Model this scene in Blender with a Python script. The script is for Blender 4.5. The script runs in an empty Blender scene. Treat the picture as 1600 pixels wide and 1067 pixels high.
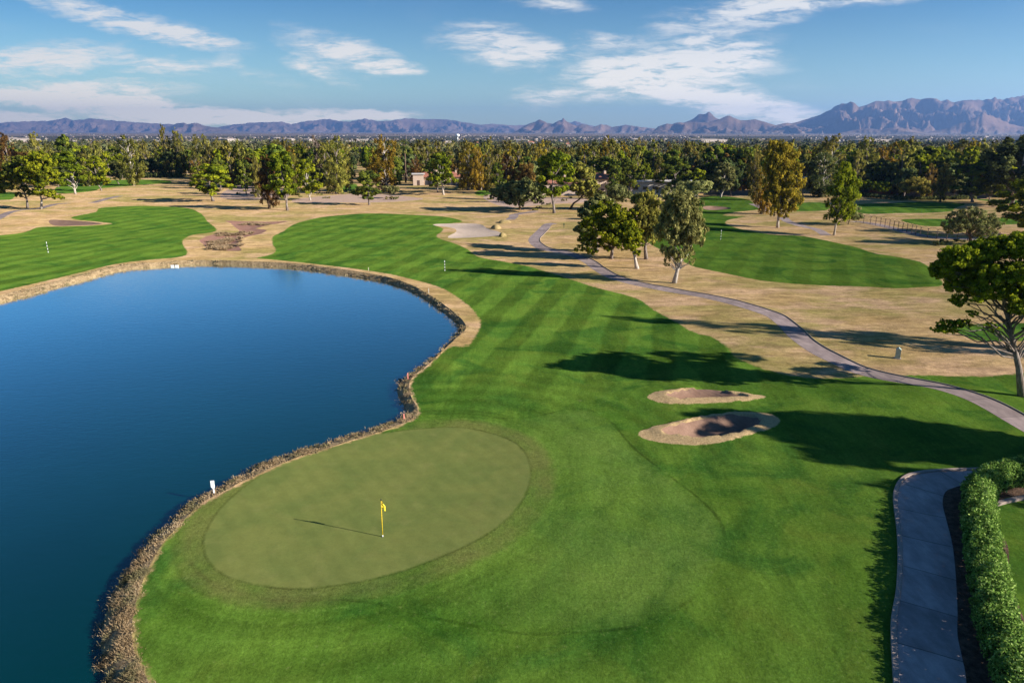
import bpy, math, random
import numpy as np
from mathutils import Vector
from mathutils.geometry import delaunay_2d_cdt
R = math.radians
SC = bpy.context.scene
COL = SC.collection
F = 1067.0; CX = 800.0; CY = 533.5; HC = 20.0; PITCH = R(16.67)
CP, SP = math.cos(PITCH), math.sin(PITCH)
SUN_EL = R(22.); SUN_DIR = np.array([.948, -.318])          # towards the sun, on the ground

def ground(px, py, z=0.0):
    """photo pixel -> world point on the plane z"""
    px = np.asarray(px, float); py = np.asarray(py, float)
    u = (CY - py) / F
    dy = CP + SP * u; dz = -SP + CP * u
    t = (z - HC) / dz
    return t * (px - CX) / F, t * dy
def gp(px, py, z=0.0):
    x, y = ground(px, py, z); return float(x), float(y)
def ray_tan(px, py):
    u = (CY - py) / F
    y = CP + SP * u
    return (px - CX) / F / y, (-SP + CP * u) / y
def height_at(y_world, py):
    return HC + y_world * ray_tan(CX, py)[1]
def mpp(px, py):
    """metres per photo pixel at the ground point below that pixel"""
    x, y = gp(px, py); return (y * CP + HC * SP) / F

# ---------------------------------------------------------------- numpy noise
def _h(ix, iy, s):
    h = (ix.astype(np.int64) * 374761393 + iy.astype(np.int64) * 668265263 + s * 1274126177) & 0xffffffff
    h = ((h ^ (h >> 13)) * 1274126177) & 0xffffffff
    return ((h ^ (h >> 16)) & 0xffff) / 65535.0
def pn(x, y, s=0):
    x = np.asarray(x, float); y = np.asarray(y, float)
    ix = np.floor(x); iy = np.floor(y); fx = x - ix; fy = y - iy
    def g(a, b):
        t = _h(ix + a, iy + b, s) * 2 * np.pi
        return np.cos(t) * (fx - a) + np.sin(t) * (fy - b)
    u = fx * fx * fx * (fx * (fx * 6 - 15) + 10); v = fy * fy * fy * (fy * (fy * 6 - 15) + 10)
    return ((g(0, 0) * (1 - u) + g(1, 0) * u) * (1 - v) + (g(0, 1) * (1 - u) + g(1, 1) * u) * v) * 1.4
def fbm(x, y, s=0, o=4, g=.5):
    a = 0; k = 1.; n = 0
    for i in range(o):
        a = a + k * pn(x * 2 ** i + 17 * i, y * 2 ** i + 31 * i, s + i); n += k; k *= g
    return a / n
def ridged(x, y, s=0, o=4, g=.5):
    a = 0; k = 1.; n = 0
    for i in range(o):
        a = a + k * (1 - np.abs(pn(x * 2 ** i + 7 * i, y * 2 ** i + 3 * i, s + i)) * 2); n += k; k *= g
    return a / n
def sstep(a, b, x):
    t = np.clip((x - a) / (b - a), 0, 1); return t * t * (3 - 2 * t)

# ---------------------------------------------------------------- mesh helpers
def fast_mesh(name, V, Fc, attrs=None, smooth=False):
    """V (n,3); Fc list of face arrays (m,3)/(m,4)"""
    if not isinstance(Fc, list): Fc = [Fc]
    V = np.asarray(V, np.float32)
    me = bpy.data.meshes.new(name)
    me.vertices.add(len(V)); me.vertices.foreach_set('co', V.ravel())
    loops = np.concatenate([f.ravel() for f in Fc]).astype(np.int32)
    sizes = np.concatenate([np.full(len(f), f.shape[1]) for f in Fc]).astype(np.int32)
    starts = np.concatenate([[0], np.cumsum(sizes)[:-1]]).astype(np.int32)
    me.loops.add(len(loops)); me.loops.foreach_set('vertex_index', loops)
    me.polygons.add(len(sizes)); me.polygons.foreach_set('loop_start', starts)
    if smooth: me.polygons.foreach_set('use_smooth', np.ones(len(sizes), bool))
    me.update(calc_edges=True)
    for k, (dom, arr) in (attrs or {}).items():
        a = me.attributes.new(k, 'FLOAT', dom); a.data.foreach_set('value', np.asarray(arr, np.float32))
    return me
def link(name, me, mat=None, parent=None, loc=None):
    o = bpy.data.objects.new(name, me); COL.objects.link(o)
    if mat is not None and me is not None and not me.materials: me.materials.append(mat)
    if parent is not None: o.parent = parent
    if loc is not None: o.location = loc
    return o
def tag(o, label=None, cat=None, group=None, kind=None):
    if label: o['label'] = label
    if cat: o['category'] = cat
    if group: o['group'] = group
    if kind: o['kind'] = kind
    return o
def empty(name, loc=(0, 0, 0), rz=0.):
    o = bpy.data.objects.new(name, None); COL.objects.link(o); o.location = loc; o.rotation_euler = (0, 0, rz)
    o.empty_display_size = .2; return o
class MB:
    """collects simple shapes into one mesh"""
    def __init__(s): s.v = []; s.f = []
    def add(s, V, Fs):
        b = len(s.v); s.v += [tuple(map(float, p)) for p in V]; s.f += [tuple(i + b for i in f) for f in Fs]; return s
    def box(s, c, d, rz=0., taper=1.0):
        cx, cy, cz = c; x, y, z = d[0] / 2, d[1] / 2, d[2] / 2; ca, sa = math.cos(rz), math.sin(rz)
        V = []
        for k, sz in ((1, -z), (taper, z)):
            for a, b in ((-x, -y), (x, -y), (x, y), (-x, y)):
                V.append((cx + (a * ca - b * sa) * k, cy + (a * sa + b * ca) * k, cz + sz))
        return s.add(V, [(3, 2, 1, 0), (4, 5, 6, 7), (0, 1, 5, 4), (1, 2, 6, 5), (2, 3, 7, 6), (3, 0, 4, 7)])
    def tube(s, pts, rads, n=7, cap=True):
        pts = [Vector(p) for p in pts]; V = []; Fs = []
        for i, p in enumerate(pts):
            d = (pts[min(i + 1, len(pts) - 1)] - pts[max(i - 1, 0)])
            d = d.normalized() if d.length > 1e-9 else Vector((0, 0, 1))
            up = Vector((1, 0, 0)) if abs(d.x) < .8 else Vector((0, 1, 0))
            a = d.cross(up).normalized(); b = d.cross(a)
            for k in range(n):
                t = 2 * math.pi * k / n
                V.append(p + (a * math.cos(t) + b * math.sin(t)) * rads[i])
        for i in range(len(pts) - 1):
            for k in range(n):
                k2 = (k + 1) % n
                Fs.append((i * n + k, i * n + k2, (i + 1) * n + k2, (i + 1) * n + k))
        if cap:
            Fs.append(tuple(range(n - 1, -1, -1))); Fs.append(tuple((len(pts) - 1) * n + k for k in range(n)))
        return s.add(V, Fs)
    def mesh(s, name, smooth=False):
        me = bpy.data.meshes.new(name); me.from_pydata(s.v, [], s.f)
        if smooth:
            for p in me.polygons: p.use_smooth = True
        me.update(); return me
    def build(s, name, mat, parent=None, smooth=False, loc=None):
        return link(name, s.mesh(name, smooth), mat, parent, loc)

# ---------------------------------------------------------------- node helper
class NT:
    def __init__(s, tree): s.t = tree; tree.nodes.clear()
    def n(s, typ, props=None, **inp):
        nd = s.t.nodes.new(typ)
        for k, v in (props or {}).items(): setattr(nd, k, v)
        for k, v in inp.items():
            key = int(k[1:]) if k[0] == '_' and k[1:].isdigit() else k.replace('_', ' ')
            s.put(nd.inputs[key], v)
        return nd
    def put(s, sock, v):
        if isinstance(v, bpy.types.NodeSocket): s.t.links.new(v, sock)
        elif isinstance(v, (tuple, list)) and len(v) == 3 and sock.type == 'RGBA': sock.default_value = (*v, 1)
        else: sock.default_value = v
    def m(s, op, a, b=0., c=None, clamp=False):
        nd = s.n('ShaderNodeMath', {'operation': op, 'use_clamp': clamp}, _0=a, _1=b)
        if c is not None: s.put(nd.inputs[2], c)
        return nd.outputs[0]
    def vm(s, op, a, b=(0, 0, 0)):
        nd = s.n('ShaderNodeVectorMath', {'operation': op}, _0=a)
        if op == 'SCALE': s.put(nd.inputs[3], b)
        else: s.put(nd.inputs[1], b)
        return nd.outputs[1] if op in ('LENGTH', 'DOT_PRODUCT', 'DISTANCE') else nd.outputs[0]
    def noise(s, vec, scale, detail=3., rough=.55, dist=0., col=False):
        nd = s.n('ShaderNodeTexNoise', None, Vector=vec, Scale=scale, Detail=detail, Roughness=rough, Distortion=dist)
        return nd.outputs['Color' if col else 'Fac']
    def ss(s, x, a, b, lo=0., hi=1.):
        nd = s.n('ShaderNodeMapRange', {'interpolation_type': 'SMOOTHSTEP'}, _0=x, _1=a, _2=b, _3=lo, _4=hi); return nd.outputs[0]
    def mix(s, f, a, b, mode='MIX'):
        nd = s.t.nodes.new('ShaderNodeMix'); nd.data_type = 'RGBA'; nd.blend_type = mode
        s.put(nd.inputs[0], f); s.put(nd.inputs[6], a); s.put(nd.inputs[7], b); return nd.outputs[2]
    def attr(s, name): return s.n('ShaderNodeAttribute', {'attribute_name': name}).outputs['Fac']
    def pos(s): return s.n('ShaderNodeNewGeometry').outputs['Position']
    def scl(s, vec, v): return s.vm('MULTIPLY', vec, v)
    def mulc(s, col, fac):  # colour * scalar
        return s.vm('SCALE', col, fac)
def mat(name, fn):
    m = bpy.data.materials.new(name); m.use_nodes = True; t = NT(m.node_tree)
    sh = fn(t); o = t.n('ShaderNodeOutputMaterial'); t.t.links.new(sh, o.inputs[0]); return m
def bsdf(t, col, rough=.8, spec=.3, metal=0., bump=None, bs=.3, bd=.02, **kw):
    b = t.n('ShaderNodeBsdfPrincipled', None, Base_Color=col, Roughness=rough, Metallic=metal)
    t.put(b.inputs['Specular IOR Level'], spec)
    if bump is not None:
        bn = t.n('ShaderNodeBump', None, Height=bump, Strength=bs, Distance=bd); t.t.links.new(bn.outputs[0], b.inputs['Normal'])
    for k, v in kw.items(): t.put(b.inputs[k.replace('_', ' ')], v)
    return b.outputs[0]
def plain(name, col, rough=.6, var=.15, sc=8., **kw):
    def f(t):
        n = t.noise(t.pos(), sc, 3.)
        return bsdf(t, t.mulc(t.n('ShaderNodeRGB').outputs[0] if False else t.mix(0., col, col), t.ss(n, .3, .7, 1 - var, 1 + var)), rough, **kw)
    return mat(name, f)
# ================================================================ materials of the ground
STRIPE_A = (math.cos(R(14)), -math.sin(R(14)))     # across the mowing lines of the main fairways
STRIPE_B = (math.cos(R(24)), -math.sin(R(24)))
def turf(t):
    P = t.pos()
    sF, sG, sA, sL, sR, sN = (t.attr(k) for k in ('sdF', 'sdG', 'sdA', 'sdL', 'sdR', 'nearm'))
    fine = t.noise(P, 8., 5., .7)
    mid = t.noise(P, 1.6, 4., .6)
    big = t.noise(P, .16, 3., .55)
    big2 = t.noise(t.vm('ADD', P, (41., 7., 3.)), .28, 5., .62, .8)
    wob = t.m('MULTIPLY', t.m('SUBTRACT', mid, .5), .9)
    wob2 = t.m('ADD', wob, t.m('MULTIPLY', t.m('SUBTRACT', fine, .5), .5))
    mown = t.ss(t.m('ADD', sF, wob2), -.18, .18)
    # --- mown green turf
    g = t.mix(t.ss(big, .35, .65), GR['a'], GR['b'])
    g = t.mix(t.ss(big2, .48, .75, 0., .55), g, GR['y'])
    g = t.mix(t.ss(t.noise(t.vm('ADD', P, (9., 91., 0.)), .17, 5., .6, .7), .47, .66, 0., .85), g, GR['d'])
    def stripes(ax, per):
        d = t.vm('DOT_PRODUCT', t.vm('ADD', P, t.mulc(t.vm('SUBTRACT', t.noise(P, .12, 2., .5, 0., True), (.5, .5, .5)), 1.6)), (ax[0], ax[1], 0.))
        w = t.m('SINE', t.m('MULTIPLY', d, 2 * math.pi / per))
        return t.ss(w, -.35, .35, -1., 1.)
    stA = stripes(STRIPE_A, 4.9); stB = stripes(STRIPE_B, 5.2)
    st = t.n('ShaderNodeMix', None, _0=t.ss(sR, -.5, .5), _2=stA, _3=stB).outputs[0]
    st2 = stripes((math.cos(R(80)), math.sin(R(80))), 9.5)
    amp = t.m('MULTIPLY', t.m('MULTIPLY', t.ss(sN, 0., 1., .18, .03), t.m('MULTIPLY', t.ss(sR, -.5, .5, 1., .7), t.ss(t.n('ShaderNodeSeparateXYZ', None, _0=P).outputs[1], 85., 130., 1., .6))), t.ss(t.noise(P, .09, 2.), .3, .6, .75, 1.15))
    g = t.mulc(g, t.m('ADD', 1., t.m('ADD', t.m('MULTIPLY', st, amp), t.m('MULTIPLY', t.m('MULTIPLY', st2, amp), .3))))
    g = t.mulc(g, t.ss(sR, -.5, .5, 1., .84))
    # mowing rings round the putting green
    ring = t.m('SINE', t.m('MULTIPLY', t.m('ADD', sG, t.m('MULTIPLY', wob, .5)), 2 * math.pi / .62))
    ringm = t.m('MULTIPLY', t.m('MULTIPLY', t.ss(sG, -6.5, -2.), t.ss(sG, -.1, -.5)), t.ss(big2, .35, .6, .25, 1.))
    g = t.mulc(g, t.m('ADD', 1., t.m('MULTIPLY', t.m('MULTIPLY', ring, ringm), .12)))
    ring2 = t.m('SINE', t.m('MULTIPLY', t.m('ADD', sG, t.m('MULTIPLY', t.m('SUBTRACT', big2, .5), 3.)), 2 * math.pi / 2.3))
    g = t.mulc(g, t.m('ADD', 1., t.m('MULTIPLY', t.m('MULTIPLY', ring2, t.m('MULTIPLY', t.ss(sG, -22., -6.), t.ss(sG, -.5, -2.))), .13)))
    # faint wheel tracks and uneven growth, drawn out along the line of play
    trk = t.noise(t.n('ShaderNodeMapping', None, Vector=P, Rotation=(0, 0, R(38)), Scale=(1.3, .16, 1.)).outputs[0], 1., 5., .7, 1.2)
    g = t.mulc(g, t.ss(trk, .3, .7, .88, 1.12))
    g = t.mix(t.attr('lush'), g, t.vm('MULTIPLY', g, (.50, .68, .55)))
    # short approach turf
    apm = t.ss(t.m('ADD', sA, t.m('MULTIPLY', wob, .9)), -.5, .9)
    g = t.mix(t.m('MULTIPLY', t.m('MULTIPLY', apm, t.ss(big2, .3, .65, .22, .72)), t.ss(t.n('ShaderNodeSeparateXYZ', None, _0=P).outputs[0], -5., 7., .15, 1.)), g, GR['ap'])
    edgeA = t.m('MULTIPLY', t.ss(t.m('ABSOLUTE', t.m('ADD', sA, .12)), .16, .03), t.ss(big2, .38, .6))
    g = t.mulc(g, t.m('SUBTRACT', 1., t.m('MULTIPLY', edgeA, .34)))
    collar = t.m('MULTIPLY', t.ss(t.m('ADD', sG, wob), -2.0, -.9), t.ss(big, .3, .6, .1, .75))
    g = t.mix(collar, g, GR['col'])
    # worn tan spots
    worn = t.m('MULTIPLY', t.ss(t.noise(t.vm('ADD', P, (3., 3., 9.)), .55, 5., .62), .64, .78), .35)
    g = t.mix(worn, g, (.15, .15, .06))
    # --- putting green
    pg = t.mix(t.ss(t.noise(P, .35, 4., .55, .5), .32, .68), GR['g1'], GR['g2'])
    pg = t.mix(t.ss(t.noise(t.vm('ADD', P, (5., 55., 0.)), .8, 4., .6), .5, .8, 0., .6), pg, GR['g3'])
    cut = t.m('MULTIPLY', t.ss(t.m('ABSOLUTE', t.m('ADD', sG, .06)), .13, .03), t.ss(big2, .3, .65, .25, 1.))
    mw = t.m('SINE', t.m('MULTIPLY', t.vm('DOT_PRODUCT', t.vm('ADD', P, t.mulc(t.noise(P, .3, 2., .5, 0., True), .5)), (.82, .57, 0.)), 2 * math.pi / 1.1))
    pg = t.mulc(pg, t.m('ADD', 1., t.m('MULTIPLY', t.ss(mw, -.5, .5, -1., 1.), .022)))
    gm = t.ss(t.m('ADD', sG, t.m('MULTIPLY', wob2, .4)), -.16, .14)
    g = t.mix(gm, g, pg)
    g = t.mulc(g, t.m('SUBTRACT', 1., t.m('MULTIPLY', cut, .32)))
    # --- dormant, straw coloured turf
    Ps = t.scl(P, (.6, 1., 1.))
    d = t.mix(t.ss(t.noise(Ps, .13, 4., .6), .34, .64), DR['a'], DR['b'])
    d = t.mix(t.ss(t.noise(t.vm('ADD', Ps, (13., 2., 0.)), .055, 5., .62), .44, .60, 0., .85), d, DR['o'])
    d = t.mix(t.ss(t.noise(t.vm('ADD', Ps, (1., 82., 0.)), .16, 5., .62), .47, .64, 0., .85), d, DR['p'])
    dl = t.noise(t.n('ShaderNodeMapping', None, Vector=P, Rotation=(0, 0, R(-20)), Scale=(.35, 1.1, 1.)).outputs[0], .8, 6., .68, .8)
    d = t.mulc(d, t.ss(dl, .3, .7, .72, 1.22))
    d = t.mulc(d, t.ss(t.noise(t.vm('ADD', P, (33., 4., 0.)), .5, 6., .7, .5), .3, .7, .82, 1.16))
    d = t.mix(t.ss(t.noise(t.vm('ADD', P, (71., 2., 0.)), 1.4, 5., .7), .56, .74, 0., .5), d, DR['o'])
    c = t.mix(mown, d, g)
    lip = t.ss(t.m('ADD', sL, t.m('MULTIPLY', wob2, .35)), -.06, .08)
    c = t.mix(lip, c, t.mix(fine, DR['l1'], DR['l2']))
    grain = t.m('ADD', t.m('MULTIPLY', t.m('SUBTRACT', fine, .5), t.m('SUBTRACT', 1.25, t.m('MULTIPLY', gm, .95))), t.m('MULTIPLY', t.m('SUBTRACT', mid, .5), .35))
    c = t.mulc(c, t.m('ADD', 1., grain))
    mott = t.noise(t.vm('ADD', P, (2., 19., 0.)), 4.2, 5., .72)
    c = t.mulc(c, t.m('ADD', 1., t.m('MULTIPLY', t.m('SUBTRACT', mott, .5), t.m('SUBTRACT', .95, t.m('MULTIPLY', gm, .75)))))
    c = t.mix(t.m('MULTIPLY', t.ss(mott, .56, .72, 0., .45), t.m('SUBTRACT', mown, gm, clamp=True)), c, (.16, .19, .06))
    blade = t.noise(P, 26., 3., .7)
    hgt = t.m('ADD', t.m('MULTIPLY', fine, .6), t.m('ADD', t.m('MULTIPLY', blade, .4), t.m('MULTIPLY', mid, 1.2)))
    b = t.n('ShaderNodeBump', None, Height=hgt, Strength=t.m('SUBTRACT', .55, t.m('MULTIPLY', gm, .45)), Distance=.08)
    D = t.n('ShaderNodeBsdfDiffuse', None, Color=c, Roughness=.3); t.t.links.new(b.outputs[0], D.inputs['Normal'])
    return D.outputs[0]
GR = dict(a=(.066, .130, .017), b=(.094, .164, .021), y=(.112, .148, .022), d=(.032, .090, .014), ap=(.106, .176, .032),
          col=(.130, .130, .040), g1=(.140, .156, .044), g2=(.110, .136, .038), g3=(.160, .166, .054))
DR = dict(a=(.372, .245, .106), b=(.440, .296, .146), o=(.245, .205, .066), p=(.475, .305, .180), l1=(.30, .205, .10), l2=(.52, .37, .20))
M = {}
M['turf'] = mat('turf', turf)
def sand_m(c1, c2):
    def f(t):
        P = t.pos(); n = t.noise(P, .9, 5., .6); r = t.n('ShaderNodeTexWave', {'wave_type': 'BANDS', 'bands_direction': 'DIAGONAL'}, Vector=P, Scale=1.1, Distortion=9., Detail=2., Detail_Scale=.6).outputs['Fac']
        c = t.mulc(t.mix(t.ss(n, .3, .7), c1, c2), t.ss(t.noise(P, 14., 3., .7), .25, .75, .82, 1.15))
        return bsdf(t, c, .95, .1, bump=t.m('ADD', r, t.noise(P, 9., 4.)), bs=.3, bd=.03)
    return f
M['sand'] = mat('bunker_sand', sand_m((.190, .112, .080), (.240, .150, .108)))
M['waste'] = mat('waste_sand', sand_m((.27, .135, .095), (.34, .19, .14)))
M['sandpale'] = mat('pale_sand', sand_m((.43, .33, .26), (.50, .39, .31)))
M['gravel'] = mat('gravel', sand_m((.40, .27, .20), (.48, .34, .26)))
def concrete(c1, c2, js=0.):
    def f(t):
        P = t.pos(); n = t.noise(P, .5, 5., .65); s = t.noise(t.scl(P, (1., .35, 1.)), 1.7, 4., .6)
        c = t.mix(t.ss(n, .35, .65), c1, c2); c = t.mulc(c, t.ss(s, .3, .7, .82, 1.12))
        # expansion joints across the path, from the distance along it
        al = t.attr('along')
        fr = t.m('FRACT', t.m('DIVIDE', al, 3.05)); j = t.m('LESS_THAN', fr, .018)
        pane = t.n('ShaderNodeTexWhiteNoise', {'noise_dimensions': '1D'}, W=t.m('FLOOR', t.m('DIVIDE', al, 3.05))).outputs[0]
        c = t.mulc(c, t.ss(pane, 0., 1., .84, 1.12))
        c = t.mulc(c, t.m('SUBTRACT', 1., t.m('MULTIPLY', j, .55)))
        return bsdf(t, t.mulc(c, t.ss(t.noise(P, 30., 2.), .3, .7, .93, 1.06)), .9, .2, bump=t.noise(P, 40., 3.), bs=.25, bd=.01)
    return f
M['path2'] = mat('near_path_concrete', concrete((.34, .27, .25), (.44, .355, .33)))  # path concrete with extra brightness in its colour to offset the hedge shade
M['path'] = mat('path_concrete', concrete((.235, .178, .168), (.295, .228, .212)))
def kerbf(t):
    P = t.pos(); return bsdf(t, t.mulc(t.mix(t.noise(P, 2.), (.36, .28, .235), (.28, .215, .18)), t.ss(t.noise(P, 18., 3.), .3, .7, .85, 1.1)), .9, .2, bump=t.noise(P, 20., 3.), bs=.3, bd=.02)
M['kerb'] = mat('kerb_concrete', kerbf)
def soilf(t):
    P = t.pos(); c = t.mix(t.ss(t.noise(P, 3., 5., .7), .35, .7), (.055, .035, .024), (.17, .105, .07))
    c = t.mix(t.ss(t.noise(P, 17., 4., .7), .55, .72, 0., .8), c, (.28, .2, .13))
    return bsdf(t, c, .95, .1, bump=t.noise(P, 12., 5., .7), bs=1., bd=.08)
M['soil'] = mat('mulch_soil', soilf)
def bankf(t):
    P = t.pos(); c = t.mix(t.ss(t.noise(P, 2.2, 5., .7), .35, .65), (.17, .115, .06), (.38, .27, .15))
    c = t.mix(t.ss(t.noise(P, 9., 4., .7), .5, .7), c, (.46, .34, .20))
    return bsdf(t, c, .95, .1, bump=t.noise(P, 8., 5., .7), bs=1., bd=.1)
M['bank'] = mat('bank_earth', bankf)
def waterf(t):
    P = t.pos()
    n1 = t.noise(t.scl(P, (1., 2.2, 1.)), 1.1, 4., .6, .4); n2 = t.noise(t.scl(P, (1., 1.6, 1.)), 4.5, 3., .6, .3)
    h = t.m('ADD', t.m('MULTIPLY', n1, .7), t.m('MULTIPLY', n2, .3))
    deep = t.mix(t.ss(t.noise(P, .05, 3.), .3, .7), (.0001, .025, .029), (.0002, .034, .037))
    bn = t.n('ShaderNodeBump', None, Height=h, Strength=.15, Distance=.10).outputs[0]
    fr = t.m('MULTIPLY', t.n('ShaderNodeFresnel', None, IOR=1.33, Normal=bn).outputs[0], 3.6)
    fr = t.m('SUBTRACT', fr, .08, clamp=True)
    D = t.n('ShaderNodeBsdfDiffuse', None, Color=deep, Normal=bn).outputs[0]; G = t.n('ShaderNodeBsdfGlossy', None, Color=(.93, 1., .97), Roughness=.06, Normal=bn).outputs[0]
    return t.n('ShaderNodeMixShader', None, _0=fr, _1=D, _2=G).outputs[0]
M['water'] = mat('pond_water', waterf)
def plainf(t):
    P = t.pos()
    c = t.mix(t.ss(t.noise(t.scl(P, (.5, 1., 1.)), .004, 5., .7), .4, .65), (.045, .045, .028), (.10, .085, .06))
    c = t.mix(t.ss(t.noise(P, .035, 3., .7), .60, .70, 0., .55), c, (.30, .25, .21))
    c = t.mix(t.ss(t.noise(P, .012, 3., .6), .5, .66, 0., .6), c, (.03, .038, .02))
    return bsdf(t, c, 1., .0)
M['plain'] = mat('valley_floor', plainf)
def rockf(t):
    P = t.pos()
    c = t.mix(t.ss(t.noise(P, .0016, 5., .6), .4, .62), (.175, .105, .080), (.255, .160, .118))
    c = t.mix(t.ss(t.noise(P, .011, 5., .75), .48, .62, 0., .55), c, (.085, .065, .045))
    c = t.mix(t.ss(t.noise(P, .02, 3., .8), .62, .72, 0., .4), c, (.36, .25, .19))
    return bsdf(t, c, 1., .0, bump=t.noise(P, .012, 5., .7), bs=1., bd=14.)


# ================================================================ outlines (photo pixels) -> world polygons
def smooth_closed(P, k=5):
    P = np.array(P, float); n = len(P); out = []
    for i in range(n):
        p0, p1, p2, p3 = P[i - 1], P[i], P[(i + 1) % n], P[(i + 2) % n]
        for j in range(k):
            t = j / k
            out.append(.5 * ((2 * p1) + (-p0 + p2) * t + (2 * p0 - 5 * p1 + 4 * p2 - p3) * t * t + (-p0 + 3 * p1 - 3 * p2 + p3) * t ** 3))
    return np.array(out)
def smooth_open(P, k=5):
    P = np.array(P, float); P = np.vstack([2 * P[0] - P[1], P, 2 * P[-1] - P[-2]]); out = []
    for i in range(1, len(P) - 2):
        p0, p1, p2, p3 = P[i - 1], P[i], P[i + 1], P[i + 2]
        for j in range(k):
            t = j / k
            out.append(.5 * ((2 * p1) + (-p0 + p2) * t + (2 * p0 - 5 * p1 + 4 * p2 - p3) * t * t + (-p0 + 3 * p1 - 3 * p2 + p3) * t ** 3))
    out.append(P[-2]); return np.array(out)
def wpoly(px, z=0., k=4, extra=()):
    """smoothed pixel outline to a world polygon; extra = world points closing it off the frame (unsmoothed)"""
    if extra: q = smooth_open(px, k)
    else: q = smooth_closed(px, k)
    x, y = ground(q[:, 0], q[:, 1], z)
    P = np.stack([x, y], 1)
    if extra: P = np.vstack([P, np.array(extra, float)])
    return P
def wline(px, z=0., k=5):
    q = smooth_open(px, k); x, y = ground(q[:, 0], q[:, 1], z); return np.stack([x, y], 1)
def inside(poly, X):
    x, y = X[:, 0], X[:, 1]; c = np.zeros(len(X), bool)
    a = poly; b = np.roll(poly, -1, 0)
    for (x1, y1), (x2, y2) in zip(a, b):
        if y1 == y2: continue
        m = (y1 > y) != (y2 > y)
        c ^= m & (x < (x2 - x1) * (y - y1) / (y2 - y1) + x1)
    return c
def segdist(poly, X, closed=True):
    a = poly if closed else poly[:-1]; b = np.roll(poly, -1, 0) if closed else poly[1:]
    best = np.full(len(X), 1e9); al = np.zeros(len(X)); acc = 0.
    for p, q in zip(a, b):
        d = q - p; L = d @ d
        if L < 1e-12: continue
        t = np.clip(((X - p) @ d) / L, 0, 1); w = X - p - t[:, None] * d; r = np.einsum('ij,ij->i', w, w)
        m = r < best; best = np.where(m, r, best); ln = math.sqrt(L); al = np.where(m, acc + t * ln, al); acc += ln
    return np.sqrt(best), al
def sd(poly, X):
    d, _ = segdist(poly, X); return np.where(inside(poly, X), d, -d)

WZ = -.6
WATER_PX = [(0,472),(60,458),(120,441),(185,424),(240,417),(300,413),(350,412.5),(400,415),(450,418),(500,424),(552,432),(602,440),(640,453),(665,467),(691,486),(708,501),(716,515),(706,530),(691,546),(667,565),(640,585),(626,594),(618.5,606),(620,619),(630,636),(631,646),(621,653),(596,665),(532,685),(472,703),(404,727),(356,754),(308,781),(284,795),(260,820),(224,852),(208,880),(188,900),(169,936),(158,962),(153,985),(151,1012),(158,1060),(172,1120),(190,1250),(200,1500)]
WATER = wpoly(WATER_PX, WZ, 4, [(-13.5, 6), (-16, -4), (-24, -16), (-120, -16), (-150, 60), (-95, 76), (-70, 82)])
BANKO_PX = [(0,462),(60,446),(120,431),(185,414.5),(240,410),(300,406.5),(350,407),(400,408.5),(450,411),(490,414.5),(552,423),(602,432),(640,444),(665,457),(691,474),(712,490),(724,502),(728,513),(716,526),(697,543),(671,568),(645,589),(639,606),(644,623),(652,637),(650,648),(640,657),(609,669),(540,690.5),(460,716),(404,740),(348,768),(312,788),(280,820),(252,852),(228,896),(216,928),(208,960),(206,992),(212,1024),(228,1056),(255,1110),(285,1200),(330,1500)]
BANKO = wpoly(BANKO_PX, 0., 4, [(-7.5, 6), (-9, -4), (-14, -20), (-126, -20), (-156, 64), (-98, 84), (-72, 88)])
GREEN = wpoly([(319,852),(326,825),(345,795),(380,763),(430,730),(500,700),(570,682),(640,672),(710,669),(762,677),(802,693),(823,716),(828,745),(815,782),(785,816),(740,846),(680,873),(610,896),(540,911),(470,918),(410,914),(362,902),(332,882)], 0, 5)
APPR = wpoly([(560,935),(430,935),(330,905),(300,860),(320,800),(420,720),(560,670),(700,655),(820,655),(900,640),(945,655),(985,700),(1030,735),(1085,775),(1122,815),(1128,858),(1105,905),(1060,945),(990,975),(900,985),(800,985),(690,965)], 0, 5)
FAIR = wpoly([(400,402.5),(424,396),(431,390),(426,381),(427,370),(445,361),(458,351),(476,345),(514,338),(577,334.5),(653,336.5),(700,340),(722,345),(710,348),(680,351.5),(692,358),(690,364),(682,370),(690,375),(729,388),(749,400),(785,407),(830,416),(882,433),(925,447),(975,460),(1002,470),(1021,485),(1056,504),(1084,520),(1115,529),(1138,545),(1146,558),(1175,572),(1230,588),(1290,593),(1369,588),(1453,588),(1537,589),(1600,582),(1760,560)], 0, 4,
             [(60, 64), (75, 40), (60, -20), (-12, -20), (-8.6, -4), (-7.1, 6)] + [tuple(p) for p in wline([(335,1500),(290,1200),(260,1110),(233,1056),(217,1024),(211,992),(212,960),(220,928),(232,896),(256,852),(284,820),(315,789),(350,770),(406,742),(462,718),(541,692),(610,671),(641,659),(653,649),(655,637),(647,623),(642,606),(648,590),(673,569),(699,544.5),(712,541),(729,541),(741,528),(751,507),(745,491),(726,472),(696,452.5),(667,442),(630,433),(602,427),(539,418),(470,410)], 0, 3)])
FAIRL = wpoly([(0,365),(40,360),(62,353),(111,352),(152,350.5),(174,348),(111,341),(149,333),(154,326),(172,323),(228,321.5),(291,326),(314,334.5),(324,345),(338,357),(331,365),(298,370.5),(285,380),(293,395),(278,401),(228,406),(177,413),(120,427),(58,442),(0,455),(-150,490),(-300,440),(-200,385)], 0, 4)
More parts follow.
